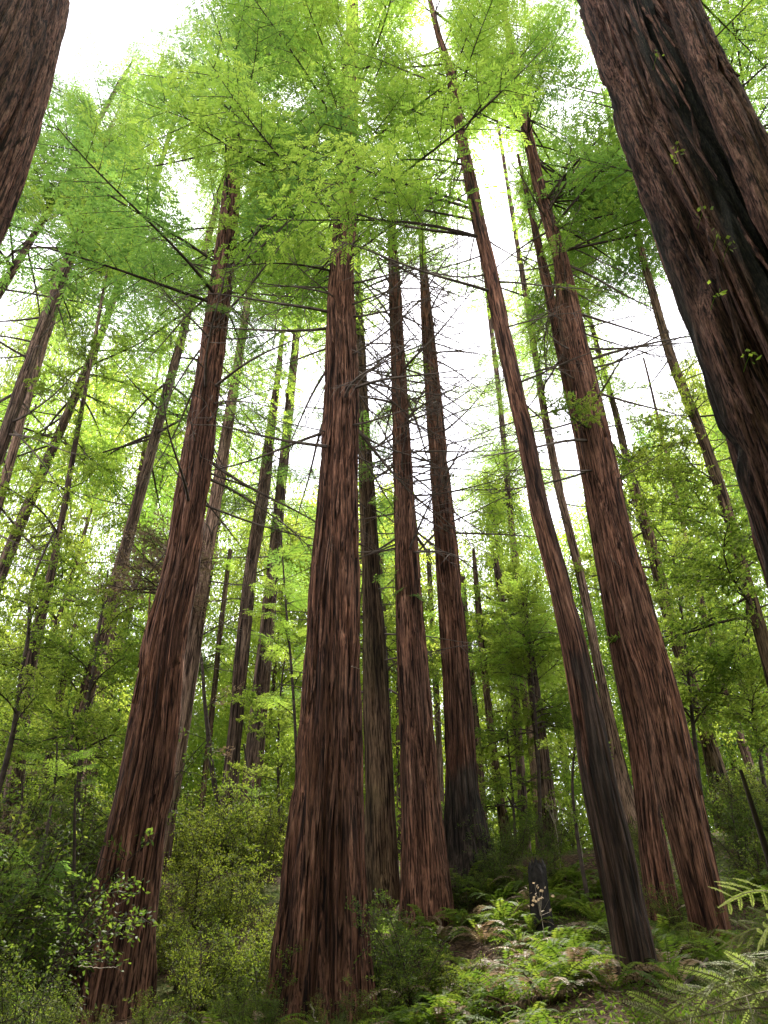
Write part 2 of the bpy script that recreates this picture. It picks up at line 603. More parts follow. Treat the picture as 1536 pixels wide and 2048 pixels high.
CON = [conifer_bough(100 + k, droop=.14 + .05 * (k % 4)) for k in range(7)]
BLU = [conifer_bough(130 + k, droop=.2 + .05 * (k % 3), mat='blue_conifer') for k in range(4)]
BRO = [broad_bough(160 + k) for k in range(6)]
DRY = [broad_bough(190 + k, 1.6, (.075, .04), 11, 5, 7, 'dry_leaf') for k in range(2)]
DEAD = [dead_branch(200 + k, 2.5, 5 + k % 5, curve=-.05 - .05 * (k % 5)) for k in range(10)]
KINDS = {'con': (CON, 4.5), 'blu': (BLU, 4.5), 'bro': (BRO, 2.2), 'dry': (DRY, 1.6)}


def aim(d, roll=0.0):
    x = Vector(d).normalized()
    z = Vector((0, 0, 1))
    y = z.cross(x)
    if y.length < 1e-3:
        y = Vector((0, 1, 0))
    y.normalize()
    z = x.cross(y)
    R = Matrix((x, y, z)).transposed()
    return (R @ Matrix.Rotation(roll, 3, 'X')).to_4x4()


def put(name, me, parent, local, d, s, roll=0.0):
    o = bpy.data.objects.new(name, me)
    C.objects.link(o)
    o.parent = parent
    sv = s if hasattr(s, '__len__') else (s, s, s)
    o.matrix_local = Matrix.Translation(Vector(local)) @ aim(d, roll) @ Matrix.Diagonal((*sv, 1))
    return o


# openings where the photograph shows open sky between the crowns: u, v, ru, rv
OPEN = [(228, 50, 42, 80), (205, 150, 30, 50), (330, 25, 60, 35), (365, 400, 38, 80), (350, 290, 40, 40), (560, 205, 40, 60), (50, 485, 60, 40),
        (985, 320, 60, 70), (1130, 200, 45, 55), (850, 75, 45, 50), (190, 590, 65, 40), (40, 620, 60, 60), (745, 690, 25, 110),
        (905, 700, 45, 110), (955, 820, 45, 110), (480, 940, 45, 40), (1265, 640, 80, 85), (1150, 960, 35, 110), (300, 950, 40, 50), (840, 600, 60, 60),
        (500, 690, 90, 40), (620, 700, 40, 60), (1330, 700, 40, 40), (520, 1090, 30, 50), (290, 740, 60, 30), (450, 1180, 30, 40),
        (900, 930, 40, 60)]


def in_opening(p):
    u, v, zc = proj(p)
    if zc < .5:
        return False
    for a, b, ra, rb in OPEN:
        if ((u - a) / ra) ** 2 + ((v - b) / rb) ** 2 < 1:
            return True
    return False


BEAMS = [(P(1430, 1930, 3.4), 1.8), (P(1060, 1860, 14.0), 1.1)]


def in_beam(p):
    """gaps in the crowns through which the sun reaches the floor"""
    for a, rad in BEAMS:
        q = np.asarray(p) - a
        sd = np.array(sdir)
        if q @ sd > 6 and np.linalg.norm(q - (q @ sd) * sd) < rad:
            return True
    return False


class Tree:
    pass


VIS = {'centre': 330, 'left': 380, 'right': 300, 'slim': 60, 'mid': 560, 'burnt': 620}


def hides_trunk(p):
    """would a bough here hang in front of a trunk that the photograph shows bare?"""
    u, v, zc = proj(p)
    for key, v0 in VIS.items():
        t = TR.get(key)
        if t is None or p[1] > t.d or v < v0:
            continue
        uc, w = np.interp(v, t.rv, t.ru), np.interp(v, t.rv, t.rw)
        if abs(u - uc) < .5 * w + 22:
            return True
    return False


def in_view(p, m=250):
    u, v, zc = proj(p)
    return zc > .5 and -m < u < 1536 + m and -m < v < 2048 + m


def trunk_tree(name, label, rows, d, H, mat, flare=.25, amp=1.0, res=1.0, group=None, char=None, moss=None, cat='tree', seed=1, lobes=0.0, tip=.05):  # moss: gap shade painted as a dark mossy band
    """rows: (v, u centre, width) of the trunk outline in the photograph, on the upright plane d metres ahead"""
    pts, rad = [], []
    for v, u, w in rows:
        p = P(u, v, d)
        pts.append(p)
        rad.append(.5 * w / F * d / ray(u, v)[1] / math.sqrt(1 + (p[0] / d) ** 2))
    pts, rad = np.array(pts), np.array(rad)
    o = np.argsort(pts[:, 2])
    pts, rad = pts[o], rad[o]
    zs, xs = pts[:, 2], pts[:, 0]
    k0 = min(2, len(zs) - 1)
    sl0 = (xs[k0] - xs[0]) / (zs[k0] - zs[0])
    sl1 = (xs[-1] - xs[-3]) / (zs[-1] - zs[-3]) if len(zs) > 2 else sl0
    zg = float(ground(xs[0], d))
    for _ in range(3):
        xg = xs[0] - sl0 * (zs[0] - zg)
        zg = float(ground(xg, d))
    if H < 0:                                # height given as the image row of the tip
        H = P(768, -H, d)[2] - zg
    zb = zg - .5
    if zs[0] > zb:
        zs = np.concatenate([[zb], zs])
        xs = np.concatenate([[xs[0] - sl0 * (zs[1] - zb)], xs])
        rad = np.concatenate([[rad[0] * (1 + .03 * (zs[1] - zb))], rad])
    ztop = zg + H
    if ztop > zs[-1] + 1:
        zs = np.concatenate([zs, [ztop]])
        xs = np.concatenate([xs, [xs[-1] + sl1 * (ztop - zs[-2])]])
        rad = np.concatenate([rad, [tip]])
    T = Tree()
    ro = sorted(rows)
    T.rv, T.ru, T.rw = [q[0] for q in ro], [q[1] for q in ro], [q[2] for q in ro]
    T.d, T.zg, T.H, T.zs, T.xs, T.rad = d, zg, H, zs, xs, rad
    T.base = np.array([np.interp(zg, zs, xs), d, zg])
    T.c = lambda z: np.array([np.interp(z, zs, xs), d, z])
    T.r = lambda z: float(np.interp(z, zs, rad))
    rm = float(np.max(rad))
    nth = int(np.clip(2 * math.pi * rm / (.021 / res), 18, 420))
    # rings: dense where the camera sees the trunk
    vis_lo, vis_hi = P(768, 2060, d)[2], P(768, -20, d)[2]
    step = np.clip(d * .011, .06, .4) / res
    zz = np.concatenate([np.arange(zs[0], min(vis_lo, zs[-1]), max(step, .25)),
                         np.arange(max(vis_lo, zs[0]), min(vis_hi, zs[-1]), step),
                         np.linspace(min(max(vis_hi, zs[0]), zs[-1]), zs[-1], 14)])
    zz = np.unique(np.round(zz, 3))
    cx, rr = np.interp(zz, zs, xs), np.interp(zz, zs, rad)
    ker = np.ones(9) / 9
    if len(zz) > 20:
        cx = np.convolve(np.pad(cx, 4, 'edge'), ker, 'valid')
        rr = np.convolve(np.pad(rr, 4, 'edge'), ker, 'valid')
    th = np.arange(nth) * 2 * math.pi / nth
    TH, ZZ = np.meshgrid(th, zz)
    a = TH / (2 * math.pi)
    n1, n2, n3 = max(6, int(2 * math.pi * rm / .30)), max(9, int(2 * math.pi * rm / .13)), max(12, int(2 * math.pi * rm / .055))
    warp = .6 * (pnoise(a * 4, ZZ / 3.0, 4, seed + 1) - .5)
    A1 = a * n1 + warp
    f1 = np.abs(2 * pnoise(A1, ZZ / 5.5, n1, seed + 2) - 1)
    f2 = np.abs(2 * pnoise(a * n2 + 2 * warp, ZZ / 2.6, n2, seed + 3) - 1)
    f3 = pnoise(a * n3 + 3 * warp, ZZ / .55, n3, seed + 4)
    h = .55 * np.minimum(1, 4.2 * f1) + .40 * np.minimum(1, 3.2 * f2) + .22 * f3 + .16 * pnoise(a * n2, np.floor(ZZ / .9 + 4 * pnoise(a * n2, ZZ * 0, n2, seed + 14)) * .37, n2, seed + 15)
    R0 = rr[:, None] * np.ones_like(TH)
    am = amp * .145 * np.sqrt(np.clip(R0, .02, 2) / .6) * np.clip(R0 / .12, .15, 1)
    R = R0 + am * (h - 1.08)
    if flare:
        hz = np.exp(-np.clip(ZZ - zg, -.5, 50) / 1.1)
        bl = .6 + .8 * pnoise(a * 6, ZZ * 0, 6, seed + 7)
        R = R + R0 * flare * hz * bl
    if lobes:
        R = R * (1 + lobes * (pnoise(a * 5 + .3 * np.sin(ZZ / 5), ZZ / 9, 5, seed + 9) - .5))
    # bark lips: small steps where a plate ends
    Vx = cx[:, None] + R * np.sin(TH)
    Vy = d - R * np.cos(TH)
    V = np.stack([Vx, Vy, ZZ], -1).reshape(-1, 3) - T.base
    K = len(zz)
    i, j = np.meshgrid(np.arange(K - 1), np.arange(nth), indexing='ij')
    j2 = (j + 1) % nth
    Q = np.stack([i * nth + j, i * nth + j2, (i + 1) * nth + j2, (i + 1) * nth + j], -1).reshape(-1, 4)
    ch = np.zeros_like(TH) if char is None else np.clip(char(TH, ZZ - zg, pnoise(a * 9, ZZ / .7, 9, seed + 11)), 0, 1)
    mo = np.zeros_like(TH) if moss is None else np.clip(moss(TH, ZZ - zg, pnoise(a * 9, ZZ / 1.1, 9, seed + 12), h), 0, 1)  # painted gap shade, not a growth on the bark
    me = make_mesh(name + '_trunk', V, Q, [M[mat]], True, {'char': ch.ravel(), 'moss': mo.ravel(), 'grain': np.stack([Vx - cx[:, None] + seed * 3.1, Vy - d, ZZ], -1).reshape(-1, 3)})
    T.root = thing(name, label, cat, T.base, group)
    T.trunk = link('trunk', me, T.root)
    T.surf = lambda z, ang: T.c(z) + T.r(z) * np.array([math.sin(ang), -math.cos(ang), 0])
    return T


def add_boughs(T, n, z0, z1, Lr, kind='con', elev=(-30, 15), az=None, seed=0, keep=1.0, everywhere=False, dens_pow=1.0):
    """live boughs from z0 to z1 (world heights), skipped where they would close an opening to the sky"""
    r = np.random.default_rng(seed + 999)
    meshes, L0 = KINDS[kind]
    made, tries = 0, 0
    while made < n and tries < n * 6:
        tries += 1
        z = z0 + (z1 - z0) * r.random() ** dens_pow
        if kind in ('con', 'blu'):               # whorls
            z = z0 + (np.floor((z - z0) / 1.7) + r.normal(.5, .14)) * 1.7
        a = r.uniform(0, 2 * math.pi) if az is None else math.radians(r.uniform(*az))
        f = (z - z0) / max(z1 - z0, .1)
        L = r.uniform(*Lr) * (1 - .55 * f)
        e = math.radians(r.uniform(*elev) * (.7 if kind in ('con', 'blu') else 1) + 12 * f)
        dv = np.array([math.sin(a) * math.cos(e), math.cos(a) * math.cos(e), math.sin(e)])
        b = T.c(z)
        tips = [b + dv * L * q for q in (.35, .65, .95)]
        if not everywhere and not any(in_view(p) for p in tips):
            if r.random() > .35:
                continue
        if sum(in_opening(p) for p in tips) >= 1 and r.random() < keep:
            continue
        if any(in_beam(p) for p in tips):
            continue
        if any(hides_trunk(p) for p in tips) and r.random() < .85:
            continue
        k = r.integers(len(meshes))
        s = L / L0
        wood, fol = meshes[k]
        sw = min(1.6, max(.8, s))
        o = put('bough', wood, T.root, b - T.base, dv, (s, s * r.uniform(.8, 1.15), s), r.uniform(-.28, .28))
        link('foliage', fol, o, 'stuff')
        made += 1


def add_dead(T, n, z0, z1, Lr, elev=(-30, 5), az=None, seed=0, fat=1.0, name='branch'):
    r = np.random.default_rng(seed + 555)
    for k in range(n):
        z = z0 + (z1 - z0) * (k + r.random()) / n
        a = r.uniform(0, 2 * math.pi) if az is None else math.radians(r.uniform(*az))
        e = math.radians(r.uniform(*elev))
        dv = np.array([math.sin(a) * math.cos(e), math.cos(a) * math.cos(e), math.sin(e)])
        L = r.uniform(*Lr)
        s = L / 2.5
        b = T.c(z) + .8 * T.r(z) * np.array([math.sin(a), math.cos(a), 0])
        f = fat * r.uniform(.8, 1.3)
        put(name, DEAD[r.integers(len(DEAD))], T.root, b - T.base, dv, (s, s * f, s * f), r.uniform(-3, 3))


def reach(T, u, v, dd, kind='con', dz=0.5, over=1.15, seed=0, wide=1.0):
    """one bough from the trunk to the point seen at (u, v), dd metres behind (+) or before (-) the trunk"""
    r = np.random.default_rng(seed + int(u) * 7 + int(v))
    t = P(u, v, T.d + dd)
    b = T.c(t[2] + dz)
    if in_beam(t) or in_beam(.4 * b + .6 * t):
        return
    meshes, L0 = KINDS[kind]
    L = float(np.linalg.norm(t - b)) * over
    s = L / L0
    wood, fol = meshes[r.integers(len(meshes))]
    o = put('bough', wood, T.root, b - T.base, t - b, (s, s * wide, s), r.uniform(-.3, .3))
    link('foliage', fol, o, 'stuff')


def zv(T, v):
    return P(768, v, T.d)[2]


# ------------------------------------------------------------------ the trees with trunks one can follow
TR = {}
TR['centre'] = trunk_tree('redwood_tree', 'massive furrowed red-brown redwood rising at the middle, widest of the upright trunks', [
    (1950, 644, 177), (1700, 651, 148), (1536, 659, 127), (1280, 667, 106), (1150, 670, 95), (1024, 675, 80), (880, 680, 70), (760, 684, 67),
    (640, 682, 60), (512, 687, 50), (300, 695, 40), (100, 702, 30)], 14.0, 58, 'red_bark', .22, 1.3, 1.1, seed=21, lobes=.16)
TR['left'] = trunk_tree('redwood_tree', 'thick redwood leaning right at lower left, its bark in long ropy strips', [
    (1950, 226, 152), (1700, 268, 118), (1536, 299, 104), (1280, 330, 86), (1150, 362, 71), (1024, 380, 69), (880, 399, 62), (760, 416, 52),
    (640, 432, 48), (512, 449, 42), (300, 470, 34), (100, 492, 26)], 15.0, 55, 'red_bark', .20, 1.3, 1.1, seed=31, lobes=.2)
TR['slim'] = trunk_tree('redwood_tree', 'slim dark redwood leaning left at right foreground with bare side limbs', [
    (1950, 1276, 86), (1800, 1250, 80), (1700, 1228, 78), (1536, 1192, 69), (1400, 1169, 58), (1280, 1146, 52), (1150, 1113, 47), (1024, 1080, 40),
    (880, 1052, 37), (760, 1025, 35), (640, 1000, 34), (512, 974, 29), (450, 958, 28), (256, 920, 21), (150, 902, 20), (60, 874, 12)],
    12.0, 44, 'red_bark', .10, .85, 1.2, seed=41,
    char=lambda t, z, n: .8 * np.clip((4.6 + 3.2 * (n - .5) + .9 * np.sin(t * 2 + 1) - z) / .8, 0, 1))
TR['right'] = trunk_tree('redwood_tree', 'tall red-brown redwood leaning left just right of the slim dark one', [
    (1900, 1432, 73), (1700, 1385, 80), (1536, 1346, 92), (1400, 1320, 88), (1280, 1282, 84), (1150, 1250, 76), (1024, 1221, 70), (880, 1192, 62),
    (760, 1165, 58), (640, 1139, 53), (512, 1119, 34), (400, 1085, 26), (300, 1062, 23), (200, 1040, 20), (60, 1015, 14)],
    15.0, 52, 'red_bark', .08, 1.0, 1.0, seed=51)
TR['twin'] = trunk_tree('redwood_tree', 'paler redwood trunk pressed close behind the tall right leaning redwood', [
    (1690, 1306, 60), (1536, 1288, 46), (1280, 1236, 42), (1024, 1192, 38), (880, 1165, 36), (760, 1138, 35), (620, 1106, 25)],
    16.6, 30, 'red_bark', .15, .9, .9, seed=61)
TR['burnt'] = trunk_tree('redwood_tree', 'straight redwood with a flared charred black base on the slope', [
    (1730, 940, 96), (1600, 926, 66), (1536, 923, 62), (1280, 908, 54), (1024, 886, 42), (760, 863, 32), (640, 854, 24), (520, 846, 14)],
    19.5, 34, 'red_bark', .35, 1.0, .9, seed=71,
    char=lambda t, z, n: 1.3 * (2.6 + 2.2 * (n - .5) + .6 * np.sin(t * 3) - z) / .9)
TR['mid'] = trunk_tree('redwood_tree', 'straight redwood with dense bare twigs between the massive one and the burnt one', [
    (1800, 852, 90), (1536, 839, 74), (1280, 822, 58), (1024, 810, 45), (760, 799, 33), (580, 790, 25), (420, 782, 14)],
    18.0, 36, 'red_bark', .22, 1.0, .9, seed=81)
TR['shade'] = trunk_tree('redwood_tree', 'shaded greenish redwood trunk right behind the edge of the massive middle one', [
    (1780, 764, 62), (1536, 757, 56), (1280, 748, 46), (1024, 736, 33), (760, 724, 22), (600, 718, 14)],
    19.0, 32, 'moss_bark', .25, .9, .8, seed=91)
TR['behindleft'] = trunk_tree('redwood_tree', 'pale brown trunk emerging behind the right side of the thick left redwood', [
    (1650, 332, 34), (1500, 356, 36), (1280, 388, 34), (1100, 412, 30), (1024, 428, 28), (940, 442, 25), (700, 480, 18)],
    21.0, 38, 'pale_bark', .2, .9, .8, seed=101)
TR['straw'] = trunk_tree('redwood_tree', 'brown trunk with dark sapling against it, between the thick left and massive middle redwoods', [
    (1720, 444, 44), (1536, 464, 31), (1400, 476, 29), (1280, 486, 30), (1100, 507, 27), (1000, 526, 26), (900, 536, 22), (780, 552, 14)],
    26.0, 32, 'grey_bark', .2, .9, .8, seed=111)
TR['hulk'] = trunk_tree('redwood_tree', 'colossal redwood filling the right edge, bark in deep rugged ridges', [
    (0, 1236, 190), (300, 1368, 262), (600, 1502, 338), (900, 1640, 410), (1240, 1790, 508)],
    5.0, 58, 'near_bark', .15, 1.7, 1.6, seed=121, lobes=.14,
    moss=lambda t, z, n, h: 2.3 * np.exp(-(((t + .22 + math.pi) % (2 * math.pi) - math.pi) / .36) ** 2) * (.8 * n + .4) - .12,  # shade of the gap beside the crossing stem, painted as a dark mossy band
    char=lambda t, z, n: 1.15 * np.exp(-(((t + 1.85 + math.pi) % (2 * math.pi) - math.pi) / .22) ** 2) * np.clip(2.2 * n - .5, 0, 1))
TR['hulkstem'] = trunk_tree('redwood_tree', 'smaller reddish redwood stem crossing in front of the colossal one at upper right', [
    (0, 1362, 80), (120, 1410, 92), (250, 1473, 106), (400, 1545, 122), (560, 1622, 138)],
    4.1, 40, 'near_bark', .1, 1.35, 1.6, seed=131)
TR['corner'] = trunk_tree('redwood_tree', 'huge shadowed redwood trunk slanting through the top left corner', [
    (0, 60, 232), (150, 5, 274), (300, -62, 326), (420, -125, 362), (550, -200, 404)],
    4.6, 55, 'near_bark', .15, .8, 1.1, seed=141, lobes=.12)
TR['pairfront'] = trunk_tree('redwood_tree', 'brown bare trunk leaning right at the left edge, darker one of two crossing', [
    (960, -22, 30), (880, 8, 29), (760, 46, 28), (640, 90, 27), (512, 139, 24), (390, 185, 17), (250, 222, 12)],
    20.0, -235, 'grey_bark', .2, .8, .8, seed=151)
TR['pairback'] = trunk_tree('redwood_tree', 'whitish bare trunk at the left edge behind the darker leaning one', [
    (960, 10, 22), (760, 66, 19), (577, 124, 15), (480, 150, 10)],
    23.0, 38, 'pale_bark', .2, .8, .8, seed=161)
TR['edge'] = trunk_tree('redwood_tree', 'brown curving trunk low at the left edge, crossed by a pale twig', [
    (1780, 14, 44), (1700, 20, 43), (1536, 32, 42), (1400, 50, 32), (1300, 64, 29), (1180, 96, 19), (1024, 126, 17), (900, 148, 12)],
    20.0, 27, 'grey_bark', .2, .9, .8, seed=171)
TR['faint'] = trunk_tree('redwood_tree', 'thin pale trunk half hidden by leaves left of the thick left redwood', [
    (1700, 150, 30), (1536, 171, 25), (1370, 204, 16), (1300, 218, 19), (1190, 236, 17), (1024, 268, 13), (900, 288, 9)],
    30.0, 33, 'pale_bark', .2, .8, .8, seed=181)
TR['mossy'] = trunk_tree('redwood_tree', 'mossy slanted trunk in the brush right of the tall right redwood', [
    (1640, 1458, 66), (1524, 1428, 30), (1404, 1396, 26), (1274, 1348, 28), (1164, 1320, 25), (1089, 1304, 26), (960, 1262, 20), (850, 1238, 14)],
    22.0, 30, 'moss_bark', .2, .9, .8, seed=191)
TR['farright'] = trunk_tree('redwood_tree', 'thin brown trunk farthest right in the lime leaves, low behind the mossy one', [
    (1600, 1520, 22), (1524, 1500, 20), (1439, 1468, 19), (1334, 1433, 17), (1224, 1408, 15), (1100, 1378, 11)],
    28.0, 26, 'grey_bark', .2, .8, .8, seed=201)
TR['limetree'] = trunk_tree('redwood_tree', 'dim slender trunk running close along the left side of the colossal redwood', [
    (1300, 1532, 34), (1250, 1515, 33), (1024, 1455, 28), (862, 1400, 26), (712, 1340, 21), (512, 1285, 16), (350, 1248, 12)],
    15.5, 34, 'moss_bark', .2, .8, .9, seed=211)
TR['thinlit'] = trunk_tree('redwood_tree', 'thin sunlit trunk seen between the slim dark and the tall right redwoods', [
    (1650, 1262, 48), (1524, 1238, 26), (1370, 1204, 20), (1200, 1172, 19), (1100, 1148, 18), (1000, 1122, 18), (800, 1084, 15), (640, 1060, 12), (400, 1020, 9)],
    21.0, 50, 'pale_bark', .2, .8, .8, seed=221)
TR['snag'] = trunk_tree('dead_tree', 'thin black pointed snag standing among lime leaves right of the burnt redwood', [
    (1700, 1018, 24), (1524, 988, 15), (1400, 975, 14), (1270, 962, 14), (1150, 951, 12), (1098, 947, 4)],
    24.0, -1090, 'moss_bark', .1, .6, .8, seed=231, cat='dead tree', tip=.01)
THIN = [('thin straight trunk just right of the burnt redwood on the crest', [(1660, 968, 16), (1524, 960, 14), (1350, 943, 13), (1150, 925, 10)], 27, 26),
        ('slender grey trunk third from the burnt redwood on the crest', [(1680, 1050, 20), (1524, 1040, 17), (1350, 1028, 16), (1120, 990, 12)], 25, 28),
        ('thin leaning trunk fourth from the burnt redwood on the crest', [(1680, 1078, 16), (1524, 1067, 14), (1400, 1050, 13), (1200, 1020, 10)], 30, 28),
        ('thicker brown trunk just left of the slim dark redwood on the crest', [(1690, 1106, 34), (1524, 1087, 28), (1334, 1063, 22), (1150, 1035, 15)], 23, 28),
        ('thin dark trunk seen in the gap left of the twiggy straight redwood', [(1700, 784, 14), (1524, 778, 13), (1300, 770, 12), (1100, 762, 10)], 28, 28),
        ('thin trunk seen between the twiggy straight redwood and the burnt one', [(1680, 884, 14), (1524, 880, 13), (1300, 868, 12), (1100, 856, 9)], 32, 30),
        ('thin brown trunk left of the brown trunk with the dark sapling', [(1640, 400, 13), (1500, 416, 13), (1300, 436, 12), (1100, 460, 9)], 34, 33),
        ('dim trunk low at left between the curving edge trunk and pale thin one', [(1760, 60, 30), (1600, 84, 24), (1400, 118, 18), (1250, 150, 12)], 25, 24)]
for k, (lb, rows, d, H) in enumerate(THIN):
    TR['thin%d' % k] = trunk_tree('thin_tree', lb, rows, d, P(768, rows[-1][0] + 30, d)[2] - float(ground(0, d)), 'grey_bark' if k % 2 else 'moss_bark', .2, .7, .8, seed=300 + k)

# taller redwoods farther back whose crowns fill the top of the picture
BACK = [('redwood crown in yellow green haze of leaves at upper left, behind the leaning pair', [(1000, 60, 24), (700, 190, 18), (400, 300, 12), (250, 345, 9)], 27, 62, 900),
        ('redwood crown rising between the leaning pair and the thick left redwood', [(1100, 250, 26), (800, 330, 20), (500, 410, 14), (250, 475, 10)], 25, 60, 950),
        ('redwood crown seen high between the thick left and massive middle redwoods', [(1000, 560, 22), (700, 590, 16), (400, 620, 12), (200, 640, 8)], 28, 66, 720),
        ('dark redwood crown filling the top right corner behind the smaller reddish stem', [(700, 1640, 40), (400, 1520, 32), (200, 1400, 24), (0, 1290, 18)], 13, 50, 420),
        ('thin far tree with wispy foliage in the white sky gap left of the slim redwood', [(1050, 1022, 13), (800, 1000, 11), (600, 975, 8)], 38, 60, 960),
        ('redwood crown at the left edge below the huge shadowed corner trunk', [(900, -170, 28), (650, -40, 22), (400, 110, 16), (200, 220, 12)], 21, 56, 600)]
for k, (lb, rows, d, H, vc) in enumerate(BACK):
    TR['back%d' % k] = trunk_tree('redwood_tree', lb, rows, d, H if k in (1, 2) else min(H, P(768, rows[-1][0] - 90, d)[2] - float(ground(0, d))), 'grey_bark', .2, .7, .7, seed=350 + k)

# live crowns
for k, (lb, rows, d, H, vc) in enumerate(BACK):
    T = TR['back%d' % k]
    if k == 4:
        add_boughs(T, 90, zv(T, vc + 60), zv(T, 600), (2.6, 5.5), 'con', (-25, 15), seed=700 + k, keep=.15)
        continue
    add_boughs(T, 72, zv(T, vc), min(T.zg + T.H, zv(T, -30)), (4.5, 8.5), 'blu' if k in (3, 5) else 'con', (-30, 10), seed=700 + k, keep=.8)
    add_dead(T, 16, zv(T, vc + 400), zv(T, vc), (1.5, 3.5), (-30, 0), seed=720 + k)
T = TR['centre']
add_boughs(T, 76, zv(T, 560), 46, (4.5, 8.0), 'con', (-25, 10), seed=1)
for u, v, dd in ((560, 540, 1), (600, 470, -1.5), (520, 420, .5), (640, 380, -2), (560, 300, -1), (660, 250, -1), (480, 470, 1.5), (740, 200, -1), (600, 600, .5),
                 (530, 360, -1), (620, 170, 0), (590, 230, 1), (760, 420, .5), (560, 120, 0), (660, 90, -1), (740, 60, 0),
                 (600, 20, 0), (820, 380, 1), (840, 200, -.5), (470, 520, -1), (560, 620, 2)):
    reach(T, u, v, dd, 'con', dz=.8, seed=5, wide=1.2)
T = TR['left']
add_boughs(T, 68, zv(T, 640), 47, (4.2, 8.0), 'blu', (-25, 10), seed=2)
for u, v, dd in ((330, 600, 0), (300, 640, 1), (420, 600, -1.2), (380, 560, -1), (480, 620, -.8), (500, 560, .5), (270, 570, 1), (340, 520, -1), (250, 480, 0), (560, 720, 2),
                 (500, 760, 3), (470, 320, -1), (430, 240, 0), (520, 120, 0), (400, 120, .5), (300, 200, 1), (280, 290, 1), (460, 60, 0), (440, 420, -1.5), (250, 360, 1)):
    reach(T, u, v, dd, 'blu' if v > 450 else 'con', dz=.8, seed=6, wide=1.2)
T = TR['slim']
add_boughs(T, 30, zv(T, 400), 41, (3.0, 5.6), 'con', (-35, 10), seed=3)
for u, v, dd in ((740, 300, -1), (800, 120, -1), (960, 90, 1), (980, 40, 1), (930, 20, -1), (700, 150, 0), (860, 330, 1.5), (1010, 120, 1.5), (1060, 60, 2)):
    reach(T, u, v, dd, 'con', dz=1.0, seed=7, wide=1.1)
for u, v, dd in ((590, 400, -1.8), (640, 330, -1.8), (700, 380, -1.6)):
    reach(T, u, v, dd, 'con', dz=1.2, seed=37, wide=.9)
T = TR['right']
add_boughs(T, 72, zv(T, 540), 46, (4.0, 7.0), 'con', (-25, 10), seed=4)
for u, v, dd in ((1060, 470, -1.2), (1080, 520, -.8), (1030, 540, -.5), (1150, 430, -1.2), (1190, 390, -.5), (1110, 470, -1.5), (1200, 330, .5), (1140, 560, -1),
                 (1060, 600, 1), (1240, 470, 1), (1290, 540, 1.5), (1000, 120, 0), (1080, 100, -.5), (1130, 60, 0), (1170, 300, 1), (1230, 420, 0)):
    reach(T, u, v, dd, 'con' if u < 1210 else 'blu', dz=.7, seed=8, wide=1.2)
reach(T, 1165, 800, -1.5, 'bro', .3, 1.1)
reach(T, 1100, 815, -1.2, 'bro', .2, 1.1)
T = TR['limetree']
add_boughs(T, 30, zv(T, 1250), zv(T, 760), (1.8, 3.2), 'bro', (-20, 25), seed=9)
for u, v, dd in ((1330, 800, -.5), (1300, 850, 0), (1360, 900, -1), (1330, 950, -.5), (1290, 920, 0), (1380, 800, -.6), (1390, 980, -1), (1340, 1030, -.6), (1420, 1060, -.8),
                 (1300, 1010, 0), (1380, 1110, -1), (1440, 1140, -1), (1360, 770, 0), (1260, 900, .5), (1340, 1150, 0), (1470, 1220, -.6)):
    reach(T, u, v, dd, 'bro', dz=-.3, seed=10, wide=1.2)
add_boughs(T, 14, zv(T, 400), 36, (1.6, 3), 'blu', (-25, 10), seed=19)
for key, n, v0, zt, Lr, kind in (('pairfront', 60, 600, 50, (3, 5.5), 'con'), ('pairback', 40, 560, 46, (3, 5), 'con'), ('mid', 24, 700, 40, (1.6, 3.4), 'con'),
                                 ('burnt', 26, 800, 38, (1.6, 3.6), 'con'), ('twin', 14, 640, 34, (1.5, 2.6), 'con'), ('shade', 26, 1160, 30, (1.4, 2.8), 'blu'),
                                 ('behindleft', 26, 900, 40, (2, 3.6), 'blu'), ('straw', 30, 1180, 38, (1.8, 3.6), 'blu'), ('edge', 30, 1250, 32, (1.6, 3.4), 'bro'),
                                 ('faint', 40, 1330, 40, (2, 4), 'bro'), ('mossy', 30, 1150, 36, (1.8, 3.6), 'bro'), ('farright', 30, 1400, 32, (1.8, 3.4), 'bro'),
                                 ('thinlit', 66, 840, 54, (3.0, 6), 'con'), ('snag', 6, 1400, 20, (.8, 1.6), 'blu')):
    T = TR[key]
    add_boughs(T, n, zv(T, v0), zt, Lr, kind, seed=len(key) * 13 + n)
for k in range(8):
    T = TR['thin%d' % k]
    add_boughs(T, 34, zv(T, 1350), T.zg + T.H, (1.6, 3.4), 'bro' if k % 3 else 'con', seed=400 + k)
for u, v, dd in ((790, 1180, -.4), (760, 1150, -.3), (760, 900, 0), (700, 950, .5), (840, 1190, -.6)):
    reach(TR['mid'], u, v, dd, 'blu', .3, 1.2, 3)
# crowns above the frame
add_boughs(TR['hulk'], 40, 32, 54, (4.5, 7.5), 'con', seed=14, everywhere=True)
add_boughs(TR['corner'], 30, 34, 54, (4, 7), 'con', seed=15, everywhere=True)
add_boughs(TR['hulkstem'], 24, 14, 38, (2, 3.8), 'con', az=(20, 160), seed=16, everywhere=True)

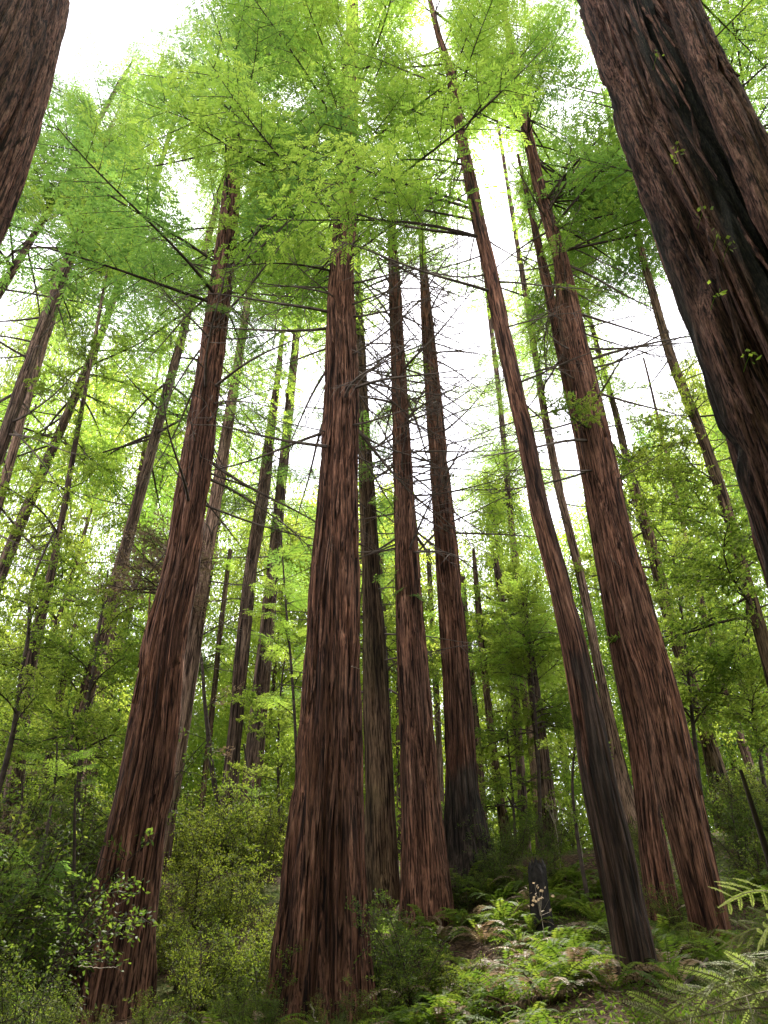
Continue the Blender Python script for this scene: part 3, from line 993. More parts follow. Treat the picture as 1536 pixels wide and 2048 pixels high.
# bare limbs and twigs
T = TR['slim']
add_dead(T, 30, zv(T, 820), zv(T, 60), (1.8, 4.0), (-35, 0), seed=1, fat=1.1)
for k, (u, v, dd, f) in enumerate(((600, 400, -1.6, 1.5), (690, 470, -2.2, 1.5), (720, 120, -1.2, 1.3), (760, 330, -1.0, 1.4), (640, 330, -1.8, 1.3), (780, 560, 1, .9), (830, 560, 1, .9), (1000, 640, 1, .8), (620, 150, .5, 1.0))):
    t = P(u, v, T.d + dd)
    b = T.c(t[2] + .9)
    L = np.linalg.norm(t - b) * 1.1
    s = L / 2.5
    put('branch', DEAD[(3 * k) % 10], T.root, b - T.base, t - b, (s, s * f * .8, s * f * .6), .4 * (k % 3) - .4)
T = TR['mid']
add_dead(T, 130, zv(T, 1120), zv(T, 480), (1.4, 3.6), (-25, 12), seed=2, fat=1.3)
T = TR['burnt']
add_dead(T, 110, zv(T, 1080), zv(T, 540), (1.2, 3.4), (-20, 20), seed=3, fat=1.2)
T = TR['shade']
add_dead(T, 60, zv(T, 1400), zv(T, 620), (1.2, 3.2), (-25, 10), seed=4, fat=1.2)
T = TR['centre']
add_dead(T, 40, zv(T, 950), zv(T, 480), (1.8, 4.2), (-30, 5), seed=5, fat=1.2)
add_dead(T, 9, zv(T, 1500), zv(T, 900), (.3, .8), (-20, 20), seed=6, fat=1.5)
T = TR['right']
add_dead(T, 60, zv(T, 1000), zv(T, 400), (1.6, 4.2), (-30, 5), seed=7, fat=1.2)
add_dead(T, 10, zv(T, 1300), zv(T, 700), (.25, .6), (-20, 20), az=(120, 260), seed=17, fat=1.6)
T = TR['left']
add_dead(T, 40, zv(T, 1050), zv(T, 500), (1.6, 4.2), (-30, 5), seed=8, fat=1.2)
T = TR['pairfront']
add_dead(T, 34, zv(T, 1100), zv(T, 480), (1.8, 4.6), (-45, -5), seed=9, fat=1.4)
for key, n, v0, v1 in (('straw', 40, 1420, 850), ('behindleft', 22, 1400, 900), ('thinlit', 30, 1300, 640), ('twin', 14, 900, 620), ('edge', 18, 1500, 950), ('faint', 20, 1450, 950),
                       ('mossy', 24, 1450, 900), ('farright', 16, 1450, 1150), ('limetree', 40, 1150, 420), ('snag', 34, 1500, 1105), ('pairback', 16, 900, 520)):
    T = TR[key]
    add_dead(T, n, zv(T, v0), zv(T, v1), (.9, 2.6) if key != 'snag' else (.3, 1.0), (-30, 8), seed=n + len(key), fat=1.15)
for k in range(8):
    T = TR['thin%d' % k]
    add_dead(T, 14, zv(T, 1600), zv(T, 1150), (.6, 2.0), (-20, 10), seed=600 + k, fat=.7)
T = TR['hulkstem']
add_dead(T, 9, 8.5, 15, (.7, 1.5), (5, 40), az=(60, 150), seed=10, fat=1.0)
T = TR['corner']
add_dead(T, 3, 8, 11, (.2, .4), (-10, 20), az=(80, 130), seed=11, fat=2)


# loose strips of bark on the big trunks
def bark_strip(seed, L, w):
    r = np.random.default_rng(seed)
    K = 7
    t = np.linspace(0, 1, K)
    wd = w * np.interp(t, [0, .3, .6, 1], [.08, 1, .9, .1]) * r.uniform(.8, 1.2, K)
    lift = .045 * (1 - t) ** 3 * r.uniform(0, 1.0) + .004
    xo = .05 * np.sin(3 * t + r.uniform(0, 6)) * L * .3
    m = MB()
    ring = []
    for k in range(K):
        ring.append([(xo[k] - wd[k] / 2, -lift[k], t[k] * L), (xo[k], -lift[k] - .02, t[k] * L), (xo[k] + wd[k] / 2, -lift[k], t[k] * L), (xo[k], .02, t[k] * L)])
    V = np.array(ring).reshape(-1, 3)
    i, j = np.meshgrid(np.arange(K - 1), np.arange(4), indexing='ij')
    Q = np.stack([i * 4 + j, i * 4 + (j + 1) % 4, (i + 1) * 4 + (j + 1) % 4, (i + 1) * 4 + j], -1).reshape(-1, 4)
    return make_mesh('bark_strip', V, Q, [], False, {'char': np.zeros(len(V)), 'moss': np.zeros(len(V)), 'grain': V * [1, 1, 1.5] + seed * 1.7})


def add_strips(T, n, z0, z1, mat, Lr, w, seed):
    r = np.random.default_rng(seed)
    ms = []
    for k in range(6):
        me = bark_strip(seed + k, 1.0, w)
        me.materials.append(M[mat])
        ms.append(me)
    for k in range(n):
        z = r.uniform(z0, z1)
        a = r.uniform(-1.25, 1.25)
        tilt = (T.c(z + .5)[0] - T.c(z)[0]) / .5
        o = bpy.data.objects.new('bark_strip', ms[k % 6])
        C.objects.link(o)
        o.parent = T.root
        q = T.surf(z, a) + (-.015) * np.array([math.sin(a), -math.cos(a), 0])
        o.matrix_local = Matrix.Translation(Vector(q - T.base)) @ Matrix.Rotation(math.atan(tilt), 4, 'Y') @ Matrix.Rotation(a, 4, 'Z') @ \
            Matrix.Rotation(r.normal(0, .05), 4, 'Y') @ Matrix.Diagonal((1, 1, r.uniform(*Lr), 1))


add_strips(TR['hulk'], 60, 4.5, 16, 'near_bark', (.9, 2.4), .055, 900)
add_strips(TR['hulkstem'], 26, 7.5, 15, 'near_bark', (.3, .9), .05, 910)
add_strips(TR['centre'], 60, 4.5, 19, 'red_bark', (.6, 2.2), .09, 920)
add_strips(TR['left'], 50, 5, 18, 'red_bark', (.6, 2.2), .08, 930)
add_strips(TR['right'], 40, 5, 18, 'red_bark', (.4, 1.4), .06, 940)
add_strips(TR['mid'], 24, 7, 16, 'red_bark', (.5, 1.5), .07, 950)

# sprouts of bright leaves on the colossal trunk
r = np.random.default_rng(77)
for k, (u, v) in enumerate(((1357, 292), (1352, 318), (1405, 425), (1436, 470), (1456, 492), (1500, 710), (1432, 588), (1313, 112))):
    t = P(u, v, 4.12)
    m = MB()
    nl = 7
    b = r.normal(0, .03, (nl, 3))
    ld = unit(r.normal(0, 1, (nl, 3)) + np.array([0, -.8, -.5]))
    m.leaves(b, ld, unit(np.cross(ld, rand_dirs(r, nl))), r.uniform(.04, .07, nl), .04, r.uniform(.5, 1, nl), .1)
    m.tube([(0, .16, -.02), (0, .08, 0), (0, 0, 0)], .003, 3)
    link('leaf_sprout', m.mesh('leaf_sprout', [M['broad']]), TR['hulk'].root, 'stuff', t - TR['hulk'].base)


# ------------------------------------------------------------------ leafy forest behind
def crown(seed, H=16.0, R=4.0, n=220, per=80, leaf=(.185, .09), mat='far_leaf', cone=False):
    r = np.random.default_rng(seed)
    G = MB()
    for k in range(n):
        z = r.uniform(.03, 1) * H
        f = z / H
        rr = R * ((1.03 - f) ** .8 if cone else math.sqrt(max(.02, 1 - (abs(f - .45) / .58) ** 2.2)))
        a = r.uniform(0, 2 * math.pi)
        q = math.sqrt(r.uniform(.12, 1)) * rr
        c = np.array([q * math.cos(a), q * math.sin(a), z])
        out = np.array([math.cos(a), math.sin(a), 0])
        sc = r.uniform(.55, 1.25)
        tan = np.array([-math.sin(a), math.cos(a), 0])
        e = r.normal(size=(per, 3))
        pp = c + sc * (.62 * e[:, :1] * out + .55 * e[:, 1:2] * tan) + np.array([0, 0, 1.0]) * (.22 * sc * e[:, 2:3] - .16 * sc * e[:, :1])
        ld = unit(out * .6 + r.normal(0, .7, (per, 3)) - np.array([0, 0, .3]))
        ls = unit(np.cross(ld, np.array([0, 0, 1.0]) + r.normal(0, .55, (per, 3))))
        tint = np.clip(r.normal(.5, .15) + r.normal(0, .15, per), 0, 1)
        G.leaves(pp, ld, ls, leaf[0] * r.uniform(.4, 1.35, per), leaf[1] * r.uniform(.7, 1.2, per), tint, .1)
    return G.mesh('crown', [M[mat]])


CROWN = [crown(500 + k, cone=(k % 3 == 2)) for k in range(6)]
CROWN_BLUE = [crown(520 + k, 18, 3.2, 220, 60, (.22, .08), 'conifer', True) for k in range(3)]


def far_trunk(seed):
    r = np.random.default_rng(seed)
    m = MB()
    t = np.linspace(0, 1, 14)
    pts = np.stack([.12 * np.sin(3 * t + seed), .12 * np.cos(4 * t + seed), t * 16 - .5], 1)
    m.tube(pts, np.interp(t, [0, .06, 1], [.30, .2, .03]), 10)
    for k in range(22):
        z = r.uniform(2, 15)
        a = r.uniform(0, 6.28)
        l = r.uniform(1.2, 3.0) * (1.1 - z / 18)
        q = np.linspace(0, 1, 4)
        m.tube(np.stack([q * l * math.cos(a), q * l * math.sin(a), z + .25 * q * l - .1 * l * q * q], 1), np.linspace(.05, .015, 4), 4)
    me = m.mesh('far_trunk', [M['grey_bark']], True, True)
    return me


FTR = [far_trunk(k) for k in range(4)]
SKYL = ([-400, -200, 0, 150, 250, 400, 500, 600, 700, 850, 950, 1050, 1130, 1200, 1300, 1450, 1700, 1950],
        [420, 450, 560, 680, 780, 840, 980, 900, 960, 1000, 940, 900, 1060, 930, 900, 760, 640, 600])
ZONES = [(-9999, 120, 'behind the left edge trunks'), (120, 330, 'left of the thick left redwood'),
         (330, 620, 'between the thick left and massive middle redwoods'), (620, 960, 'between the massive middle and burnt redwoods'),
         (960, 1230, 'between the burnt and slim dark redwoods'), (1230, 9999, 'behind the mossy right trunks')]


def zone(u, Z):
    for a, b, s in Z:
        if a <= u < b:
            return s


def place_words(u, y, Z, s, small, big, rows=(11, 15, 19)):
    for a, b, w in Z:
        if a <= u < b:
            a, b = max(a, -60), min(b, 1640)
            col = ('left side', 'middle', 'right side')[int(np.clip(3 * (u - a) / (b - a), 0, 2))]
    row = 'near' if y < rows[0] else 'halfway back' if y < rows[1] else 'farther back' if y < rows[2] else 'farthest back'
    return ('low' if s < small else 'tall' if s > big else 'middling'), col + ', ' + row + ', ' + zone(u, Z)


r = np.random.default_rng(8)
spots = []
tries = 0
while len(spots) < 80 and tries < 4000:
    tries += 1
    y = 33 + 18 * r.random()
    x = r.uniform(-.80, .80) * y
    if min([(x - a) ** 2 + (y - b) ** 2 for a, b in spots] + [99]) < 3.6:
        continue
    if min((x - t.base[0]) ** 2 + (y - t.d) ** 2 for t in TR.values()) < 2.5:
        continue
    spots.append((x, y))
wall = len(spots)
while len(spots) < wall + 44:
    y = 50 + 8 * r.random()
    spots.append((y * .78 * (2 * (len(spots) - wall + r.random()) / 44 - 1), y))
for k, (x, y) in enumerate(spots):
    z = float(ground(x, y))
    q = np.array([x, y, z + y * .55])
    u = float(proj(q)[0])
    vt = np.interp(u, *SKYL) + r.uniform(-20, 120)
    H = P(768, vt, y)[2] - z
    if r.random() < .25:
        H = r.uniform(9, 15)
    if k >= wall:
        H = r.uniform(16, 24)
    H = max(6, H)
    sz, wh = place_words(u, y, ZONES, H, 15, 26, (38, 44, 50))
    root = thing('leafy_tree', sz + ' lime leafy tree, ' + wh, 'tree', (x, y, z), 'leafy trees massed behind the redwoods')
    rot = r.uniform(0, 6.28)
    sw = r.uniform(.75, 1.2) * (1.0 if H > 14 else .8)
    tk = link('trunk', FTR[k % 4], root)
    tk.scale = (sw, sw, H / 16)
    tk.rotation_euler = (0, 0, rot)
    blue = r.random() < .18 and H > 14
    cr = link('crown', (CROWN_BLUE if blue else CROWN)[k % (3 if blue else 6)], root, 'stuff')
    cr.scale = (sw, sw, (H - .3) / (18 if blue else 16) * .97)
    cr.location = (0, 0, .6)
    cr.rotation_euler = (0, 0, rot)

r = np.random.default_rng(28)
for k in range(20):  # low trees added out of view to cut side light on the lower trunks
    lf = k < 18
    y = r.uniform(-6, 12)
    x = -r.uniform(9.5, 18) - .25 * max(y, 0) if lf else r.uniform(10, 18) + .3 * max(y, 0)
    z = float(ground(x, y))
    root = thing('leafy_tree', 'unseen low leafy tree added to shade the lower trunks from the side', 'tree', (x, y, z), 'low trees added for side shade')
    H = r.uniform(8, 11)
    tk = link('trunk', FTR[k % 4], root)
    tk.scale = (.8, .8, H / 16)
    cr = link('crown', CROWN[k % 6], root, 'stuff')
    cr.scale = (.95, .95, H / 16)
    cr.location = (0, 0, .6)

# unseen trees added overhead: flat crowns block sky light from the lower trunks
for k, (x, y, zc_) in enumerate(((-11, -6, 11.5), (-5.5, -6.5, 12), (0, -7, 12), (-9, -1, 12), (-3.5, -1.6, 13), (2.2, -2.2, 13), (-13, 2, 11.5), (-2.6, -4.2, 14), (-7, -4, 14.5), (0, -10, 13), (-6, -11, 13), (6, -11, 13.5), (-12, -10, 13), (12, -9, 13.5))):
    z = float(ground(x, y))
    root = thing('added_shade_tree', 'unseen flat crowned tree added over the viewer to shade the lower trunks', 'tree', (x, y, z), 'flat crowned trees added for shade over the viewer')
    tk = link('trunk', FTR[k % 4], root)
    tk.scale = (.9, .9, (zc_ + 3) / 16)
    cr = link('crown', CROWN[(0, 1, 3, 4)[k % 4]], root, 'stuff')
    cr.scale = (1.0, 1.0, .36)
    cr.location = (0, 0, zc_ - z)

# unseen redwoods added behind the camera to block sky light (same tree, shared crown)
for k, (x, y, H) in enumerate(((-12, -30, 48), (8, -34, 52), (22, -26, 50), (0, -40, 50))):
    z = float(ground(x, y))
    root = thing('redwood_tree', 'unseen redwood added behind the viewer to block sky light', 'tree', (x, y, z), 'redwoods added for shade behind the viewer')
    tk = link('trunk', FTR[k % 4], root)
    tk.scale = (2.6, 2.6, H / 16)
    cr = link('crown', CROWN_BLUE[k % 3], root, 'stuff')
    cr.scale = (1.5, 1.5, (H - 16) / 18)
    cr.location = (0, 0, 16)


r = np.random.default_rng(18)
for k in range(64):  # ring of unseen trees added to block low light from behind
    a = math.radians(r.uniform(80, 226))       # the trail leaves the left side open
    q = r.uniform(7.5, 17)
    x, y = q * math.sin(a) * 1.15, q * math.cos(a) - 2
    z = float(ground(x, y))
    root = thing('leafy_tree', 'unseen leafy tree added behind the viewer to shade the lower trunks', 'tree', (x, y, z), 'leafy trees added for shade behind the viewer')
    H = r.uniform(12, 18)
    tk = link('trunk', FTR[k % 4], root)
    tk.scale = (1, 1, H / 16)
    cr = link('crown', CROWN[k % 6], root, 'stuff')
    cr.scale = (1.25, 1.25, H / 16)
    cr.location = (0, 0, .8)


for k, (x, y, H) in enumerate(((-8.5, 3.5, 9), (-8, -.5, 10), (-11, 7.5, 9), (10.5, 3, 9), (12, 7, 9), (8, -2, 10), (-4, -4.5, 9), (3.5, -4.5, 9), (0, -6, 10), (-6, -3.5, 8), (6.5, -5, 9))):  # unseen low trees added to keep light off the floor and trunk feet
    z = float(ground(x, y))
    root = thing('leafy_tree', 'unseen low leafy tree added around the viewer to shade the trunk feet', 'tree', (x, y, z), 'low leafy trees added for shade around the viewer')
    tk = link('trunk', FTR[k % 4], root)
    tk.scale = (.7, .7, H / 16)
    cr = link('crown', CROWN[k % 6], root, 'stuff')
    cr.scale = (.75, .75, H / 16)
    cr.location = (0, 0, .8)


# ------------------------------------------------------------------ small understorey trees and saplings
def crooked(name, label, pts, w0, d, nb, kind, Lr, seed, cat='sapling', mat='dark_wood', zmin=None):
    """dark thin stem through the image points (u, v) on the plane d"""
    p = np.array([P(u, v, d) for u, v in pts])
    if p[0][2] > p[-1][2]:
        p = p[::-1]
    g = float(ground(p[0][0], d))
    if p[0][2] > g:
        p = np.concatenate([[[p[0][0], d, g - .2]], p])
    t = np.linspace(0, 1, len(p))
    tt = np.linspace(0, 1, 6 * len(p))
    q = np.stack([np.interp(tt, t, p[:, c]) for c in range(3)], 1)
    q = np.stack([np.convolve(np.pad(q[:, c], 3, 'edge'), np.ones(7) / 7, 'valid') for c in range(3)], 1)
    rr = np.random.default_rng(seed)
    q[:, 1] += .15 * np.sin(tt * 7 + seed)
    T = Tree()
    T.base = np.array([q[0][0], q[0][1], g])
    T.d = d
    T.root = thing(name, label, cat, T.base)
    m = MB()
    m.tube(q - T.base, np.linspace(w0, w0 * .35, len(q)), 7)
    link('stem', m.mesh('stem', [M[mat]], True), T.root)
    zs = q[:, 2]
    T.c = lambda z: np.array([np.interp(z, zs, q[:, 0]), np.interp(z, zs, q[:, 1]), z])
    T.r = lambda z: w0 * .5
    z0 = zs[0] + .35 * (zs[-1] - zs[0]) if zmin is None else zmin
    add_boughs(T, nb, z0, zs[-1], Lr, kind, (-15, 30), seed=seed)
    return T


crooked('sapling', 'black curved sapling leaning against the brown trunk, left of the massive redwood', [(1700, 0)[::-1] if 0 else (455, 1700), (440, 1620), (425, 1550), (416, 1450), (410, 1400), (405, 1330), (396, 1285), (386, 1235)], .10, 23, 6, 'dry', (.8, 1.5), 1)
crooked('sapling', 'thin dark forked stem right of the brown trunk with the curved sapling', [(516, 1650), (505, 1590), (495, 1540), (486, 1480)], .075, 24, 8, 'bro', (1, 2), 2)
crooked('sapling', 'thin dark upright sapling in the brush left of the thick left redwood', [(60, 1900), (78, 1760), (92, 1640), (108, 1540), (118, 1480)], .04, 14, 12, 'con', (.9, 1.6), 3)
crooked('sapling', 'second dark sapling, nearer to the thick left redwood, in deep brush', [(112, 1960), (135, 1830), (148, 1690), (158, 1560)], .05, 13, 6, 'blu', (.7, 1.2), 4)
crooked('sapling', 'crooked dark sapling on the fern slope left of the slim dark redwood', [(1165, 1740), (1155, 1650), (1143, 1560), (1150, 1470), (1140, 1420)], .05, 17, 10, 'bro', (.6, 1.3), 5)
crooked('understorey_tree', 'crooked dark stem with twisting boughs at the left edge', [(20, 1500), (36, 1340), (60, 1270), (62, 1200), (80, 1130), (112, 1050)], .07, 17, 26, 'bro', (1.0, 2.0), 6, 'tree')
crooked('understorey_tree', 'leafy bay tree with yellow green tiers left of the thick left redwood', [(150, 1700), (160, 1500), (190, 1350), (200, 1250), (215, 1120)], .07, 19, 40, 'bro', (1.2, 2.6), 7, 'tree')
crooked('understorey_tree', 'lime leafy tree between the slim dark redwood and the burnt one', [(1080, 1700), (1075, 1500), (1060, 1300), (1050, 1150)], .07, 22, 44, 'bro', (1.2, 2.6), 8, 'tree')
crooked('understorey_tree', 'dense green leafy tree low between the snag and slim dark redwood', [(1030, 1700), (1025, 1560), (1010, 1420)], .06, 23, 30, 'bro', (1.2, 2.4), 9, 'tree')
crooked('understorey_tree', 'bright leafy tree in the upper right gap beside the mossy trunk', [(1400, 1620), (1390, 1450), (1370, 1250), (1340, 1100)], .08, 20, 46, 'bro', (1.2, 2.6), 10, 'tree')
crooked('understorey_tree', 'lime leafy tree at the right edge below the colossal redwood', [(1540, 1620), (1520, 1480), (1500, 1350), (1490, 1250)], .07, 19, 40, 'bro', (1.2, 2.4), 11, 'tree')
crooked('understorey_tree', 'lime leafy tree just left of the massive middle redwood, low down', [(560, 1720), (555, 1560), (560, 1400), (575, 1280)], .06, 22, 20, 'bro', (1.2, 2.4), 12, 'tree')
crooked('understorey_tree', 'dry tan leaved small tree behind the thick left redwood', [(330, 1650), (335, 1400), (330, 1200), (340, 1060)], .05, 19, 50, 'dry', (1.0, 2.2), 13, 'tree', zmin=P(330, 1200, 19)[2])
crooked('understorey_tree', 'drooping twiggy tree with olive sprays left of the massive middle redwood', [(600, 1700), (590, 1400), (570, 1200), (560, 1040)], .06, 20, 30, 'con', (1.0, 2.2), 14, 'tree')
crooked('understorey_tree', 'low pale leafed sapling beside the curving left edge trunk', [(20, 1760), (34, 1640), (44, 1540)], .04, 15, 16, 'dry', (.5, 1.1), 15, 'tree')


# ------------------------------------------------------------------ shrubs, ferns, ground cover
def shrub(seed, H=1.6, leaf=(.050, .026), n=7, mat='shrub'):
    r = np.random.default_rng(seed)
    W, G = MB(), MB()
    for k in range(n):
        a = r.uniform(0, 6.28)
        lean = r.uniform(.1, .75)
        h = H * r.uniform(.6, 1.1)
        t = np.linspace(0, 1, 6)
        st = np.stack([lean * h * t ** 1.4 * math.cos(a), lean * h * t ** 1.4 * math.sin(a), h * t - .1], 1)
        st[1:] += r.normal(0, .02, (5, 3))
        W.tube(st, np.linspace(.013, .004, 6), 4)
        for w in range(15):
            s = r.uniform(.18, 1)
            o = np.array([np.interp(s, t, st[:, c]) for c in range(3)])
            d0 = unit(rand_dirs(r, 1, .5)[0] + np.array([0, 0, .15]))
            l = r.uniform(.2, .5)
            W.tube([o, o + d0 * l * .5, o + d0 * l - np.array([0, 0, .04])], [.005, .004, .002], 3)
            nl = 22
            pp = o + r.uniform(.1, 1.05, (nl, 1)) * l * d0 + r.normal(0, .03, (nl, 3))
            ld = unit(d0 + r.normal(0, .8, (nl, 3)))
            ls = unit(np.cross(ld, np.array([0, 0, 1.0]) + r.normal(0, .5, (nl, 3))))
            G.leaves(pp, ld, ls, leaf[0] * r.uniform(.6, 1.3, nl), leaf[1] * r.uniform(.8, 1.2, nl), np.clip(r.normal(.5, .25, nl), 0, 1), .1)
    return W.mesh('stems', [M['dark_wood']]), G.mesh('shrub_foliage', [M[mat]])


SHR = [shrub(700 + k) for k in range(6)]
SHR_LIME = [shrub(740 + k, 1.5, (.048, .026), 8, 'bush_lime') for k in range(4)]
SHZ = [(-9999, 150, 'in the lower left corner'), (150, 330, 'at the foot of the thick left redwood'),
       (330, 580, 'between the thick left and massive middle redwoods'), (580, 800, 'at the foot of the massive middle redwood'),
       (800, 1180, 'on the fern slope'), (1180, 1350, 'between the slim dark and tall right redwoods'), (1350, 9999, 'on the bank at right')]


r = np.random.default_rng(31)
spec = []
# (u range, v range of the foot, distances, count, scale)
for (u0, u1, y0, y1, n, s0, s1) in ((-60, 140, 9, 12, 12, .5, .8), (-60, 80, 12, 17, 14, 1.0, 2.0), (80, 200, 10, 14, 8, .3, .5), (150, 330, 9.0, 12.5, 8, .22, .36), (330, 570, 9, 13, 10, .3, .5), (330, 570, 13, 17, 12, .5, .9), (330, 570, 17, 24, 22, .8, 1.4), (580, 800, 9, 12.5, 8, .22, .36),
                                    (720, 900, 12, 15.5, 8, .5, .9), (900, 1200, 18, 22, 22, .45, .85), (1290, 1400, 15.5, 20, 10, .4, .7), (1300, 1400, 12, 14, 5, .25, .4), (1500, 1680, 9, 14, 10, .4, .7), (1460, 1680, 16, 21, 22, .6, 1.1), (330, 640, 22, 27, 14, 1.2, 2.0),
                                    (-60, 250, 17, 23, 14, 1.4, 2.4)):
    for k in range(n):
        y = r.uniform(y0, y1)
        u = r.uniform(u0, u1)
        x = P(u, 1800, y)[0]
        if min((x - t.base[0]) ** 2 + (y - t.d) ** 2 for t in TR.values()) < .5:
            continue
        spec.append((u, x, y, r.uniform(s0, s1)))
for k, (u, x, y, s) in enumerate(spec):
    sz, wh = place_words(u, y, SHZ, s, .55, 1.2)
    lab = sz + ' olive bush, ' + wh
    z = float(ground(x, y))
    root = thing('huckleberry_bush', lab, 'bush', (x, y, z), 'bushes ' + zone(u, SHZ))
    root.rotation_euler = (0, 0, r.uniform(0, 6.28))
    root.scale = (s, s, s * r.uniform(.85, 1.2))
    lime = 320 < u < 640 and y > 12
    if lime:
        root['label'] = root['label'].replace('olive', 'lime')
    w, f = SHR_LIME[k % 4] if lime else SHR[k % 6]
    link('stems', w, root)
    link('foliage', f, root, 'stuff')


def frond(seed, L=.85, n=24, curl=.5):
    r = np.random.default_rng(seed)
    m = MB()
    t = np.linspace(0, 1, 9)
    path = np.stack([L * (.75 * t + .1 * np.sin(t * 2)), .04 * np.sin(4 * t + seed), L * (.75 * t - (curl + .3) * t ** 2.1)], 1)
    m.tube(path, np.linspace(.006, .002, 9), 3, .6)
    s = (np.arange(n) + .5) / n * .9 + .10
    pp = np.stack([np.interp(s, t, path[:, c]) for c in range(3)], 1)
    tg = unit(np.stack([np.interp(s, t, np.gradient(path[:, c])) for c in range(3)], 1))
    sv = unit(np.cross(tg, [0, 0, 1.0]))
    ln = .13 * L * np.clip(np.sin(np.pi * (s * .9 + .05)) ** .6, .1, 1) * (1.15 - .45 * s)
    for sg in (1, -1):
        ld = unit(.25 * tg + sg * sv + r.normal(0, .10, (n, 3)) - np.array([0, 0, .2]))
        ls = unit(np.cross(ld, np.cross(sv, tg) + r.normal(0, .2, (n, 3))))
        m.leaves(pp, ld, ls, ln, .034 * L, np.clip(r.normal(.5, .2, n), 0, 1))
    return m


FRO = [frond(800 + k, curl=.35 + .12 * (k % 4)).mesh('frond', [M['fern']]) for k in range(6)]
FRO_DRY = [frond(820 + k, curl=.6).mesh('frond', [M['dry_leaf']]) for k in range(2)]
fern_spots = [(905, 1830, 15, 1.0, 'sword fern with pale yellowing fronds below the burnt redwood'),
              (960, 1800, 16, 1.1, 'arching sword fern lit yellow green left of the charred post'),
              (1000, 1830, 14.5, 1.0, 'sword fern just below the charred post'),
              (930, 1880, 13, 1.0, 'sword fern over brown dead fronds below the pale yellowing one'),
              (1060, 1850, 14, 1.05, 'bright green sword fern below and right of the charred post'),
              (1110, 1860, 13.5, 1.1, 'drooping bright sword fern left of the slim dark redwood, upper one'),
              (1170, 1850, 13.5, 1.1, 'lush sword fern touching the left side of the slim dark redwood'),
              (1150, 1900, 12, .95, 'sword fern low at the foot of the slim dark redwood, left side'),
              (1330, 1880, 12.5, 1.1, 'sword fern just right of the slim dark redwood foot'),
              (1380, 1800, 14, 1.0, 'sword fern in front of the tall right redwood foot'),
              (1320, 1780, 15, .9, 'sword fern between the slim dark and tall right redwoods, higher one'),
              (420, 2000, 10.5, 1.1, 'lit sword fern at the bottom between the thick left and massive middle redwoods'),
              (360, 2020, 9.8, 1.0, 'pale green sword fern at the bottom right of the thick left redwood'),
              (860, 1920, 11.5, .9, 'shaded fern right of the massive middle redwood foot'),
              (1020, 1960, 9.8, .8, 'small fern on the mossy floor at the bottom middle right'),
              (1090, 1990, 9.2, .8, 'light green fern on the mossy floor left of the slim dark redwood foot')]
FZ = [(-9999, 600, 'in the lower left shade'), (600, 1000, 'right of the massive middle redwood'),
      (1000, 1230, 'left of the slim dark redwood'), (1230, 9999, 'right of the slim dark redwood')]
for k in range(120):
    u, y = r.uniform(800, 1240), r.uniform(10.5, 19)
    if k > 85:
        u = r.uniform(1290, 1640)
    if k > 108:
        u, y = r.uniform(300, 560), r.uniform(9, 12)
    s = r.uniform(.65, 1.15)
    sz, wh = place_words(u, y, FZ, s, .75, .88)
    fern_spots.append((u, None, y, s, {'low': 'small', 'tall': 'large', 'middling': 'plain'}[sz] + ' green fern, ' + wh))
for k, (u, v, y, s, lab) in enumerate(fern_spots):
    x = P(u, v or 1850, y)[0]
    z = float(ground(x, y))
    if min((x - t.base[0]) ** 2 + (y - t.d) ** 2 for t in TR.values()) < .35:
        continue
    root = thing('sword_fern', lab, 'fern', (x, y, z), None if v else 'plain sword ferns of the slope')
    nf = int(r.integers(10, 15))
    for q in range(nf):
        a = 6.283 * (q + r.uniform(-.3, .3)) / nf
        dry = (k < 5 and r.random() < .6) or r.random() < .22
        me = FRO_DRY[q % 2] if dry else FRO[r.integers(6)]
        o = bpy.data.objects.new('frond', me)
        C.objects.link(o)
        o.parent = root
        e = r.uniform(.05, .55)
        sc = s * r.uniform(.75, 1.2)
        o.rotation_euler = (r.normal(0, .2), -e, a)
        o.scale = (sc, sc, sc)

# charred post-like stump on the slope, with pale dry sprigs before it
m = MB()
zb = np.array([0, .1, .4, .8, 1.1, 1.25])
rs = np.array([.26, .22, .19, .18, .17, .12])
a = np.arange(14) * 2 * math.pi / 14
rr_ = np.random.default_rng(4)
jag = rr_.uniform(-.16, .16, 14)
Vs = []
for q, (zz_, r_) in enumerate(zip(zb, rs)):
    Rk = r_ * (1 + .12 * np.sin(3 * a) + rr_.normal(0, .04, 14))
    Vs.append(np.stack([Rk * np.cos(a), Rk * np.sin(a), zz_ + (jag if q >= 4 else 0) * np.ones(14)], 1))
Vs.append(np.stack([.05 * np.cos(a), .05 * np.sin(a), .85 * np.ones(14)], 1))
Vs = np.concatenate(Vs)
i, j = np.meshgrid(np.arange(6), np.arange(14), indexing='ij')
m.add(Vs, np.stack([i * 14 + j, i * 14 + (j + 1) % 14, (i + 1) * 14 + (j + 1) % 14, (i + 1) * 14 + j], -1).reshape(-1, 4))
p = P(1080, 1790, 16.0)
st = link('stump', m.mesh('stump', [M['char']]), None, None, (p[0], 16.0, float(ground(p[0], 16.0)) - .05))
st['label'], st['category'] = 'charred black broken post stump on the fern slope', 'stump'


